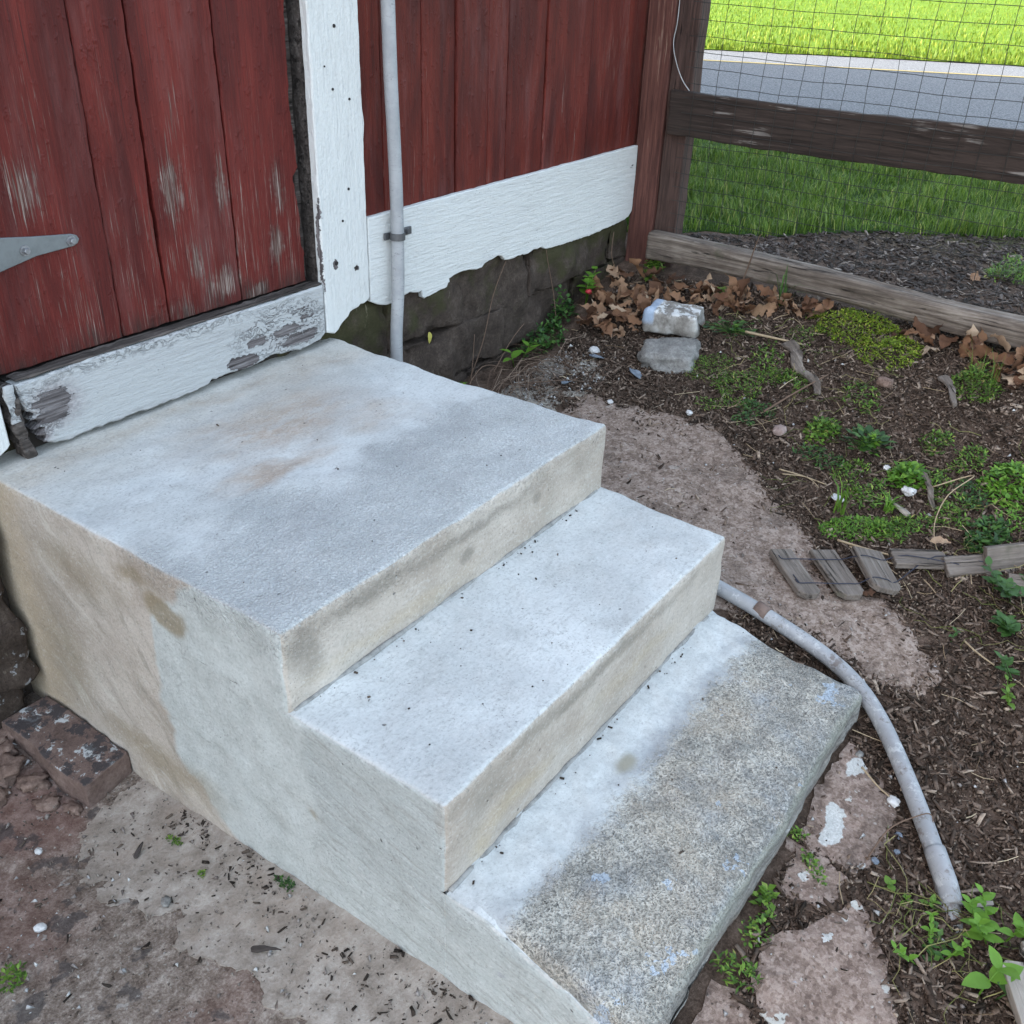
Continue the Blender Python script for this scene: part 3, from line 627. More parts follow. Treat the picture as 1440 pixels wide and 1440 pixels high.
    M['fargrass'] = mat_islands("far_lawn_blades", [(0.0, (0.07, 0.12, 0.008)), (0.5, (0.13, 0.19, 0.014)), (0.95, (0.18, 0.235, 0.022)), (1.0, (0.34, 0.32, 0.05))], rough=0.6, var=0.1, transl=0.3, bump=0, spec=0.3)
    M['lawn'] = mat_lawn("lawn_turf", (0.016, 0.035, 0.006), (0.03, 0.065, 0.009), (0.05, 0.095, 0.014))
    M['far_lawn'] = mat_lawn("far_turf", (0.065, 0.115, 0.01), (0.10, 0.17, 0.013), (0.14, 0.21, 0.02))
    M['asphalt'] = mat_asphalt()
    M['yellow'] = mat_plain("road_yellow", (0.46, 0.33, 0.10), 0.8, 0, 0.35, 60)
    M['foundation'] = mat_foundation()
    M['corner'] = mat_brown_wood("peeling_brown_post", (0.055, 0.022, 0.018), (0.135, 0.055, 0.042), 'z', 0.75, (0.27, 0.19, 0.145), 0.585)
    M['fpost'] = mat_brown_wood("brown_fence_post", (0.036, 0.022, 0.018), (0.085, 0.05, 0.041), 'z', 0.5, (0.25, 0.19, 0.16), 0.64)
    M['rail'] = mat_brown_wood("brown_fence_rail", (0.020, 0.0145, 0.012), (0.056, 0.039, 0.032), 'y', 0.6, (0.30, 0.275, 0.25), 0.585)
    M['greywood'] = mat_grey_wood("weathered_timber", (0.035, 0.027, 0.022), (0.145, 0.117, 0.096), (0.33, 0.285, 0.24))
    M['picket'] = mat_grey_wood("grey_picket", (0.075, 0.062, 0.053), (0.165, 0.138, 0.118), (0.27, 0.235, 0.205))
    M['pale_picket'] = mat_grey_wood("pale_picket", (0.19, 0.165, 0.14), (0.33, 0.29, 0.25), (0.46, 0.42, 0.37))
    M['conduit'] = mat_conduit()
    M['steel'] = mat_plain("galvanised_steel", (0.20, 0.215, 0.22), 0.5, 0.5, 0.35, 25)
    M['steel_light'] = mat_plain('grey_wire', (0.42, 0.42, 0.42), 0.6, 0, 0.2)
    M['bolt'] = mat_plain("bolt_steel", (0.30, 0.30, 0.31), 0.5, 0.7, 0.5, 90)
    M['dark_steel'] = mat_plain("dark_strap_steel", (0.13, 0.13, 0.135), 0.5, 0.6, 0.4, 90)
    M['wire'] = mat_plain("fence_wire", (0.035, 0.035, 0.032), 0.6, 0.3, 0.3, 40)
    M['bluewire'] = mat_plain("edging_wire", (0.035, 0.037, 0.055), 0.6, 0.3, 0.3, 40)
    M['nail'] = mat_plain("rusty_nail", (0.025, 0.021, 0.02), 0.8, 0.2, 0.3, 90)
    M['scuff'] = mat_plain("brown_scuff", (0.17, 0.12, 0.10), 0.85, 0, 0.5, 70)
    M['dark'] = mat_plain("dark_interior_wood", (0.03, 0.024, 0.02), 0.95, 0, 0.5, 20)
    M['rot'] = mat_grey_wood("rotted_wood", (0.02, 0.017, 0.015), (0.07, 0.058, 0.052), (0.2, 0.175, 0.16))
    M['roof'] = mat_plain("roof_metal", (0.22, 0.22, 0.22), 0.6, 0.3, 0.3, 3)
    M['barnwall'] = mat_plain("barn_red", (0.16, 0.025, 0.02), 0.75, 0, 0.4, 8)
    M['block'] = mat_painted_block()
    M['rough_stone'] = mat_rock("rough_grey_stone", (0.10, 0.095, 0.088), (0.22, 0.21, 0.195), (0.38, 0.37, 0.35))
    M['brown_stone'] = mat_rock("lichened_brownstone", (0.09, 0.06, 0.05), (0.17, 0.118, 0.10), (0.26, 0.19, 0.16), (0.50, 0.52, 0.52), True, 0.9, 0.56)
    M['red_stone'] = mat_rock("red_rubble", (0.09, 0.058, 0.045), (0.20, 0.135, 0.108), (0.34, 0.25, 0.205))
    M['pink_stone'] = mat_rock("pink_pebble", (0.20, 0.14, 0.125), (0.30, 0.225, 0.20), (0.42, 0.34, 0.31))
    M['white_stone'] = mat_rock("white_pebble", (0.42, 0.41, 0.40), (0.60, 0.59, 0.58), (0.75, 0.75, 0.74))
    M['slate'] = mat_rock("blue_slate", (0.10, 0.12, 0.15), (0.18, 0.21, 0.25), (0.28, 0.32, 0.37))
    M['red'] = mat_plain("red_petal", (0.42, 0.03, 0.04), 0.6, 0, 0.3, 60)
    M['yleaf'] = mat_plain("yellow_leaf", (0.45, 0.40, 0.09), 0.6, 0, 0.2, 60)
    M['paper'] = mat_plain("white_scrap", (0.62, 0.63, 0.64), 0.7, 0, 0.2, 50)
build_materials()

# ================================================================ mesh helpers
def mesh_obj(name, me, mat, parent=None):
    if mat is not None:
        me.materials.append(mat)
    o = bpy.data.objects.new(name, me)
    COL.objects.link(o)
    if parent is not None:
        o.parent = parent
        o.matrix_parent_inverse = Matrix.Translation(parent.matrix_world_loc).inverted() if hasattr(parent, 'matrix_world_loc') else Matrix.Identity(4)
    return o

def world_loc(o):
    l = Vector(o.location)
    while o.parent is not None:
        o = o.parent
        l += Vector(o.location)
    return l

def pyobj(name, V, F, mat, parent=None, smooth=False, origin=None):
    """V in world coordinates; the object's origin is put at `origin` (or its own centre)"""
    V = np.asarray(V, float)
    if origin is None:
        origin = V.mean(0) if len(V) else np.zeros(3)
        origin = np.array([origin[0], origin[1], V[:, 2].min()])
    origin = np.asarray(origin, float)
    me = bpy.data.meshes.new(name)
    me.from_pydata((V - origin).tolist(), [], [list(map(int, f)) for f in F])
    if smooth:
        me.polygons.foreach_set('use_smooth', [True] * len(me.polygons))
    if mat is not None:
        me.materials.append(mat)
    o = bpy.data.objects.new(name, me)
    COL.objects.link(o)
    pl = Vector((0, 0, 0))
    if parent is not None:
        o.parent = parent
        pl = world_loc(parent)
    o.location = Vector(origin.tolist()) - pl
    return o

def fast_obj(name, V, F, mat, parent=None, smooth=False):
    """large uniform meshes: F is an (m,k) int array"""
    V = np.ascontiguousarray(V, np.float32)
    F = np.ascontiguousarray(F, np.int32)
    me = bpy.data.meshes.new(name)
    me.vertices.add(len(V))
    me.vertices.foreach_set('co', V.ravel())
    m, k = F.shape
    me.loops.add(m * k)
    me.loops.foreach_set('vertex_index', F.ravel())
    me.polygons.add(m)
    me.polygons.foreach_set('loop_start', np.arange(0, m * k, k, dtype=np.int32))
    me.update(calc_edges=True)
    if smooth:
        me.polygons.foreach_set('use_smooth', np.ones(m, bool))
    if mat is not None:
        me.materials.append(mat)
    o = bpy.data.objects.new(name, me)
    COL.objects.link(o)
    if parent is not None:
        o.parent = parent
        o.location = -world_loc(parent)
    return o

def thing(name, label, cat, loc=(0, 0, 0), group=None):
    o = bpy.data.objects.new(name, None)
    o.empty_display_size = 0.1
    o.location = loc
    COL.objects.link(o)
    return tag(o, label, cat, group)

def tag(o, label, cat, group=None, kind=None):
    o['label'] = label
    o['category'] = cat
    if group:
        o['group'] = group
    if kind:
        o['kind'] = kind
    return o

def kind(o, k, label=None):
    o['kind'] = k
    if label:
        o['label'] = label
    return o

def fbm(p, s=1.0, oct=3):
    return mnoise.fractal(Vector(p) * s, 0.8, 2.0, oct)

def box_vf(lo, hi):
    x0, y0, z0 = lo
    x1, y1, z1 = hi
    V = [(x0, y0, z0), (x1, y0, z0), (x1, y1, z0), (x0, y1, z0), (x0, y0, z1), (x1, y0, z1), (x1, y1, z1), (x0, y1, z1)]
    F = [(0, 3, 2, 1), (4, 5, 6, 7), (0, 1, 5, 4), (1, 2, 6, 5), (2, 3, 7, 6), (3, 0, 4, 7)]
    return V, F

def tube_vf(pts, rad, n=8, caps=True, seed=None):
    pts = [Vector(p) for p in pts]
    if not isinstance(rad, (list, tuple)):
        rad = [rad] * len(pts)
    V, F = [], []
    up = Vector((0, 0, 1))
    prev = None
    for i, p in enumerate(pts):
        t = (pts[min(i + 1, len(pts) - 1)] - pts[max(i - 1, 0)]).normalized()
        if prev is None:
            a = t.cross(up)
            if a.length < 0.05:
                a = t.cross(Vector((1, 0, 0)))
        else:
            a = prev - t * prev.dot(t)
        a.normalize()
        prev = a
        b = t.cross(a)
        for k in range(n):
            an = 2 * math.pi * k / n
            V.append(tuple(p + (a * math.cos(an) + b * math.sin(an)) * rad[i]))
    for i in range(len(pts) - 1):
        for k in range(n):
            F.append((i * n + k, i * n + (k + 1) % n, (i + 1) * n + (k + 1) % n, (i + 1) * n + k))
    if caps:
        F.append(tuple(range(n))[::-1])
        F.append(tuple(range((len(pts) - 1) * n, len(pts) * n)))
    return V, F

def smooth_path(pts, sub=6):
    P = [Vector(p) for p in pts]
    out = []
    for i in range(len(P) - 1):
        p0, p1, p2, p3 = P[max(i - 1, 0)], P[i], P[i + 1], P[min(i + 2, len(P) - 1)]
        for k in range(sub):
            t = k / sub
            out.append(0.5 * ((2 * p1) + (p2 - p0) * t + (2 * p0 - 5 * p1 + 4 * p2 - p3) * t * t + (3 * p1 - p0 - 3 * p2 + p3) * t ** 3))
    out.append(P[-1])
    return out

def merge(parts):
    V, F = [], []
    for v, f in parts:
        b = len(V)
        V += [tuple(q) for q in v]
        F += [tuple(i + b for i in g) for g in f]
    return V, F

def rbox_vf(lo, hi, r=0.01, step=0.03, amp=0.0, nscale=8.0, flat=(), rfun=None, drop=(), warp=None):
    """box with rounded edges on a fine grid; `flat` faces (e.g. '-z') are not rounded, `drop` faces are left out"""
    lo, hi = np.array(lo, float), np.array(hi, float)
    def cuts(a, b):
        L = b - a
        rr = min(r, L * 0.45)
        inner = np.linspace(a + rr, b - rr, max(2, int(L / step) + 1))
        e = np.array([0, 0.3, 0.65]) * rr
        return np.r_[a + e, inner, (b - e)[::-1]]
    C = [cuts(lo[i], hi[i]) for i in range(3)]
    ilo, ihi = lo + r, hi - r
    for i, ax in enumerate('xyz'):
        if '-' + ax in flat: ilo[i] = lo[i]
        if '+' + ax in flat: ihi[i] = hi[i]
    mid = (ilo + ihi) / 2
    ilo, ihi = np.minimum(ilo, mid), np.maximum(ihi, mid)
    V, F, idx = [], [], {}
    def vid(p):
        key = (round(p[0], 6), round(p[1], 6), round(p[2], 6))
        if key in idx:
            return idx[key]
        p = np.array(p)
        q = np.clip(p, ilo, ihi)
        d = p - q
        L = np.linalg.norm(d)
        nr = None
        if L > 1e-9:
            nd = d / L
            rr = np.max(np.abs(d))
            np_ = q + nd * rr
            if rfun is not None:
                t = rfun(p)
                np_ = p * (1 - t) + np_ * t
                if t == 0 and abs(d[0]) > 1e-9: nd = np.array([np.sign(d[0]), 0.0, 0.0])
            pn = np_
        else:
            pn, nd = p, np.zeros(3)
        if amp and L > 1e-9:
            pn = pn + nd * amp * (mnoise.fractal(Vector(pn.tolist()) * nscale, 0.8, 2.0, 4))
        if warp is not None:
            pn = np.array(warp(pn))
        idx[key] = len(V)
        V.append(tuple(pn))
        return idx[key]
    for ax in range(3):
        u, v = (ax + 1) % 3, (ax + 2) % 3
        for side, val in (('-', lo[ax]), ('+', hi[ax])):
            if side + 'xyz'[ax] in drop:
                continue
            for i in range(len(C[u]) - 1):
                for j in range(len(C[v]) - 1):
                    q = []
                    for a, b in ((i, j), (i + 1, j), (i + 1, j + 1), (i, j + 1)):
                        p = [0, 0, 0]
                        p[ax], p[u], p[v] = val, C[u][a], C[v][b]
                        q.append(vid(p))
                    F.append(tuple(q if side == '+' else q[::-1]))
    return V, F

def prism_vf(outline, y_front, y_back, bev=0.003):
    """board with an outline in (x,z), front towards -y, small bevel"""
    P = [Vector((a, b)) for a, b in outline]
    n = len(P)
    area = sum(P[i].x * P[(i + 1) % n].y - P[(i + 1) % n].x * P[i].y for i in range(n))
    if area < 0:
        P = P[::-1]
    ins = []
    for i in range(n):
        a, b, c = P[i - 1], P[i], P[(i + 1) % n]
        d1, d2 = (b - a), (c - b)
        d1 = d1.normalized() if d1.length > 1e-9 else Vector((1, 0))
        d2 = d2.normalized() if d2.length > 1e-9 else Vector((1, 0))
        nn = Vector((-(d1.y + d2.y), d1.x + d2.x))
        if nn.length < 1e-4:
            nn = Vector((-d1.y, d1.x))
        ins.append(b + nn.normalized() * bev)
    V = [(p.x, y_front, p.y) for p in ins] + [(p.x, y_front + bev, p.y) for p in P] + [(p.x, y_back, p.y) for p in P]
    F = [tuple(range(n))]
    for i in range(n):
        j = (i + 1) % n
        F.append((n + i, n + j, j, i))
        F.append((2 * n + i, 2 * n + j, n + j, n + i))
    F.append(tuple(range(2 * n, 3 * n))[::-1])
    return V, F

def rough_line(p, q, n, amp, seed=0.0, sc=30.0):
    """points from p to q with ragged offset, endpoints kept"""
    p, q = Vector(p), Vector(q)
    d = q - p
    nn = Vector((-d.y, d.x)).normalized()
    out = []
    for i in range(n + 1):
        t = i / n
        b = p + d * t
        o = amp * mnoise.fractal(Vector((b.x * sc + seed, b.y * sc, seed * 1.7)), 0.7, 2.0, 4) if 0 < i < n else 0
        out.append(tuple(b + nn * o))
    return out

def densify(outline, step, amp, seed=0.0, sc=12.0, closed=True):
    P = [Vector(p) for p in outline]
    out = []
    n = len(P)
    for i in range(n if closed else n - 1):
        a, b = P[i], P[(i + 1) % n]
        k = max(1, int((b - a).length / step))
        for j in range(k):
            q = a + (b - a) * (j / k)
            dx = mnoise.fractal(Vector((q.x * sc, q.y * sc, seed)), 0.8, 2.0, 4)
            dy = mnoise.fractal(Vector((q.x * sc, q.y * sc, seed + 9.3)), 0.8, 2.0, 4)
            out.append((q.x + dx * amp, q.y + dy * amp))
    return out

# ---------------------------------------------------------------- ground height
CP = np.array([(0,-.4,-.03),(0,-.8,0.0),(0,-1.2,.02),(0,-1.42,.035),(-.5,-.7,0),(-.3,-.1,-.02),(-1,-1,0),(-2,-2,0),(-1,-2.5,.0),(-.3,-1.1,.01),(0,-1.9,.06),(.3,-1.83,.13),(.6,-1.82,.145),(1.1,-1.82,.165),(1.2,-1.5,.23),(1.22,-1.2,.27),(1.3,-.6,.29),(1.3,-.1,.3),(1.6,0,.31),(2,0,.33),(2.3,0,.37),(2.6,0,.44),(2.95,0,.55),(2.9,-.8,.575),(2.85,-1.7,.56),(2.9,-2.6,.55),(2.9,-4,.55),(1.7,-1.3,.26),(1.4,-1.9,.2),(.7,-2.13,.13),(.5,-2.5,.1),(.5,-4,.08),(2.2,-1.95,.37),(2.2,-.9,.37),(3.15,-.5,.61),(3.15,-1.6,.605),(3.15,-3,.6),(3.15,.5,.61),(3.5,-1,.62),(3.5,1,.62),(3.5,-3,.62)], float)
_n = len(CP)
def _U(r2):
    return np.where(r2 > 1e-12, 0.5 * r2 * np.log(r2 + 1e-20), 0)
_K = _U(((CP[:, None, :2] - CP[None, :, :2]) ** 2).sum(-1)) + 1e-3 * np.eye(_n)
_P = np.c_[np.ones(_n), CP[:, :2]]
_W = np.linalg.solve(np.block([[_K, _P], [_P.T, np.zeros((3, 3))]]), np.r_[CP[:, 2], 0, 0, 0])
def H(x, y):
    x = np.asarray(x, float)
    y = np.asarray(y, float)
    xs = np.clip(x, -2, 3.5)
    ys = np.clip(y, -4, 1)
    dx = xs[..., None] - CP[:, 0]
    dy = ys[..., None] - CP[:, 1]
    z = (_U(dx * dx + dy * dy) * _W[:_n]).sum(-1) + _W[_n] + _W[_n + 1] * xs + _W[_n + 2] * ys
    t = np.clip((x - 3.0) / 0.3, 0, 1)
    return z * (1 - t) + 0.62 * t

def GN(x, y):
    return 0.007 * mnoise.fractal(Vector((x * 7, y * 7, 0)), .8, 2, 4)

def inside(poly, x, y):
    poly = np.asarray(poly)
    x = np.asarray(x); y = np.asarray(y)
    c = np.zeros(x.shape, bool)
    n = len(poly)
    for i in range(n):
        x0, y0 = poly[i]
        x1, y1 = poly[(i + 1) % n]
        k = ((y0 > y) != (y1 > y))
        xx = x0 + (y - y0) * (x1 - x0) / (y1 - y0 if y1 != y0 else 1e-9)
        c ^= k & (x < xx)
    return c

def slab(name, outline, thick, mat, parent=None, step=0.03, grid=0.05, ragged=0.012, seed=1.0, wob=0.004, base=None, sink=0.03, sc=22.0):
    """irregular flat slab that follows the ground"""
    O = densify(outline, step, ragged, seed, sc)
    xs = [p[0] for p in O]; ys = [p[1] for p in O]
    gx = np.arange(min(xs), max(xs), grid); gy = np.arange(min(ys), max(ys), grid)
    G = [(x + random.uniform(-.2, .2) * grid, y + random.uniform(-.2, .2) * grid) for x in gx for y in gy]
    if G:
        k = inside(O, [g[0] for g in G], [g[1] for g in G])
        OA = np.array(O)
        G = [g for g, kk in zip(G, k) if kk and np.min(np.hypot(OA[:, 0] - g[0], OA[:, 1] - g[1])) > grid * 0.45]
    n = len(O)
    pts = [Vector(p) for p in O + G]
    r = delaunay_2d_cdt(pts, [(i, (i + 1) % n) for i in range(n)], [], 1, 1e-5)
    PV, PF, orig = r[0], r[2], r[3]
    hb = H if base is None else base
    zz = hb(np.array([p.x for p in PV]), np.array([p.y for p in PV]))
    rim = [any(i < n for i in o) for o in orig]
    V = []
    for i, p in enumerate(PV):
        z = zz[i] + thick + GN(p.x, p.y) * 0.7 + wob * mnoise.fractal(Vector((p.x * 9, p.y * 9, seed)), .8, 2, 3)
        if rim[i]:
            z -= min(thick * 0.35, 0.006)
        V.append((p.x, p.y, z))
    F = [tuple(f) for f in PF]
    # skirt
    cnt = {}
    for f in F:
        for a, b in zip(f, f[1:] + f[:1]):
            cnt[(a, b)] = 1
    nb = {}
    for (a, b) in list(cnt):
        if (b, a) not in cnt:
            for k in (a, b):
                if k not in nb:
                    nb[k] = len(V)
                    x, y, z = V[k]
                    V.append((x, y, zz[k] - sink))
            F.append((b, a, nb[a], nb[b]))
    return pyobj(name, V, F, mat, parent)

# ================================================================ THE SETTING: ground, lawn, road
def build_ground():
    xs = np.r_[-220, -80, -30, -12, -6, -4, -3, -2.4, np.arange(-2, 3.6, 0.05), 3.8, 4.2, 5, 7, 10, 16, 30, 60, 120, 260]
    ys = np.r_[-260, -120, -60, -30, -15, -8, -6, -5, -4.5, np.arange(-4, 1.01, 0.05), 1.5, 3, 6, 12, 30, 60, 120, 260]
    X, Y = np.meshgrid(xs, ys, indexing='ij')
    Z = H(X, Y)
    for i in range(len(xs)):
        if -2 <= xs[i] <= 3.6:
            for j in range(len(ys)):
                if -4 <= ys[j] <= 1:
                    Z[i, j] += GN(xs[i], ys[j])
    ny = len(ys)
    V = np.stack([X, Y, Z], -1).reshape(-1, 3)
    I, J = np.meshgrid(np.arange(len(xs) - 1), np.arange(ny - 1), indexing='ij')
    a = (I * ny + J).ravel()
    F = np.stack([a, a + ny, a + ny + 1, a + 1], -1)
    o = fast_obj("ground", V, F, M['ground'], smooth=True)
    kind(o, 'structure', "bare brown earth round the concrete steps and under the mulch")
build_ground()

RD = Vector((0.449, -0.894)).normalized()      # along the road
RN = Vector((0.894, 0.449)).normalized()       # across it, away from the barn
R0 = Vector((6.2, 2.0))                        # a point on the near edge
def rpt(s, t):
    p = R0 + RD * s + RN * t
    return (p.x, p.y)
W_ROAD = (Vector((11.949, 4.163)) - R0).dot(RN)
T_YEL = (Vector((10.716, 3.546)) - R0).dot(RN)

def sheet(name, ts, ss, z, mat, jit=None):
    V, F = [], []
    for i, s in enumerate(ss):
        for j, t in enumerate(ts):
            tt = t + (jit(s, j) if jit else 0)
            x, y = rpt(s, tt)
            V.append((x, y, z))
    n = len(ts)
    for i in range(len(ss) - 1):
        for j in range(n - 1):
            F.append((i * n + j, (i + 1) * n + j, (i + 1) * n + j + 1, i * n + j + 1))
    return pyobj(name, V, F, mat)

def build_lawn_road():
    ss = np.r_[-150, -60, np.arange(-20, 20.1, 0.25), 60, 150]
    edge = lambda s, j: 0.05 * mnoise.fractal(Vector((s * 2.2, j * 3.1, 0)), .8, 2, 4) if j in (0, 1) else 0
    o = sheet("road", [0, W_ROAD], ss, 0.632, M['asphalt'], lambda s, j: 0.05 * mnoise.fractal(Vector((s * 2.5, j * 7.0, 1)), .8, 2, 4))
    kind(o, 'structure', "grey asphalt lane running past the barn fence")
    o = sheet("road_marking", [T_YEL - 0.10, T_YEL + 0.0], ss, 0.636, M['yellow'], lambda s, j: 0.008 * mnoise.fractal(Vector((s * 3, j * 7.0, 3)), .8, 2, 3))
    kind(o, 'structure', "faded yellow line along the asphalt lane")
    o = sheet("far_lawn", [W_ROAD - 0.06, W_ROAD + 4, W_ROAD + 15, W_ROAD + 60, W_ROAD + 200], ss, 0.645, M['far_lawn'], lambda s, j: (0.10 * mnoise.fractal(Vector((s * 3, 5.0, 1)), .8, 2, 4)) if j == 0 else 0)
    kind(o, 'structure', "sunlit yellow green lawn beyond the lane")
    # near lawn between the mulch strip and the lane
    b = [(3.15, 4.0), (3.12, 0.3), (3.33, -0.04), (3.5, -0.15), (3.60, -0.42), (4.02, -0.70), (4.22, -1.0), (4.5, -1.4), (4.7, -2.2), (4.8, -6.0)]
    far = [rpt(8.6, -0.02), rpt(4, -0.02), rpt(0, -0.02), rpt(-2.5, -0.02)]
    o = slab("lawn", b + far, 0.008, M['lawn'], step=0.12, grid=0.4, ragged=0.03, seed=4.0, wob=0.01, sink=0.0)
    kind(o, 'structure', "green lawn between the rail fence and the lane")
build_lawn_road()

def blades(n, xy, hgt, wid, lean=0.5):
    """grass blades as arrays: five vertices, three triangles each"""
    x, y = xy[:, 0], xy[:, 1]
    z = H(x, y)
    a = RNG.uniform(0, 2 * np.pi, n)
    h = hgt * RNG.uniform(0.5, 1.25, n)
    if n > 1000:
        h = h * np.array([0.85 + 0.75 * mnoise.noise(Vector((float(a) * 3.0, float(b) * 3.0, 1.0))) for a, b in zip(x, y)])
    wd = wid * RNG.uniform(0.7, 1.3, n)
    lx, ly = np.cos(a), np.sin(a)
    sx, sy = -ly, lx
    ln = lean * RNG.uniform(0.1, 1.0, n)
    P = np.zeros((n, 5, 3))
    P[:, 0] = np.stack([x - sx * wd / 2, y - sy * wd / 2, z], -1)
    P[:, 1] = np.stack([x + sx * wd / 2, y + sy * wd / 2, z], -1)
    mx, my, mz = x + lx * h * ln * 0.35, y + ly * h * ln * 0.35, z + h * 0.6
    P[:, 2] = np.stack([mx - sx * wd * .4, my - sy * wd * .4, mz], -1)
    P[:, 3] = np.stack([mx + sx * wd * .4, my + sy * wd * .4, mz], -1)
    P[:, 4] = np.stack([x + lx * h * ln, y + ly * h * ln, z + h * (1 - 0.35 * ln)], -1)
    T = np.array([(0, 1, 3), (0, 3, 2), (2, 3, 4)])
    F = (np.arange(n)[:, None, None] * 5 + T[None]).reshape(-1, 3)
    return P.reshape(-1, 3), F

def build_grass():
    b = [(3.12, 3.2), (3.10, 0.3), (3.28, -0.02), (3.5, -0.12), (3.58, -0.40), (4.0, -0.68), (4.18, -1.0), (4.45, -1.4), (4.7, -2.2), (4.8, -4.2)]
    far = [rpt(7.0, 0.03), rpt(4, 0.03), rpt(0, 0.03), rpt(-1.3, 0.03)]
    poly = b + far
    N = 210000
    xy = np.stack([RNG.uniform(3.0, 9.2, N), RNG.uniform(-4.2, 3.2, N)], -1)
    d = np.hypot(xy[:, 0] + 0.9, xy[:, 1] + 2.1)
    keep = inside(poly, xy[:, 0], xy[:, 1]) & (RNG.uniform(0, 1, N) < np.clip((5.5 / d) ** 1.3, 0.25, 1))
    xy = xy[keep]
    V, F = blades(len(xy), xy, 0.085, 0.0045, 0.8)
    o = fast_obj("lawn_grass", V, F, M['grass'])
    kind(o, 'stuff', "green lawn grass standing between the fence and the lane")
    N = 70000
    t = W_ROAD - 0.04 + 34 * RNG.uniform(0, 1, N) ** 2.0
    s = RNG.uniform(-1, 1, N) * (6 + t * 0.8) - 2
    xy = np.stack([R0.x + RD.x * s + RN.x * t, R0.y + RD.y * s + RN.y * t], -1)
    V, F = blades(N, xy, 0.085, 0.016)
    V[:, 2] += 0.02
    o = fast_obj("far_lawn_grass", V, F, M['fargrass'])
    kind(o, 'stuff', "sunlit grass of the lawn beyond the lane")
build_grass()

# ================================================================ BARN
barn = thing("barn", "weathered red board barn with white trim behind the concrete steps", "barn", (0, 0, 0))

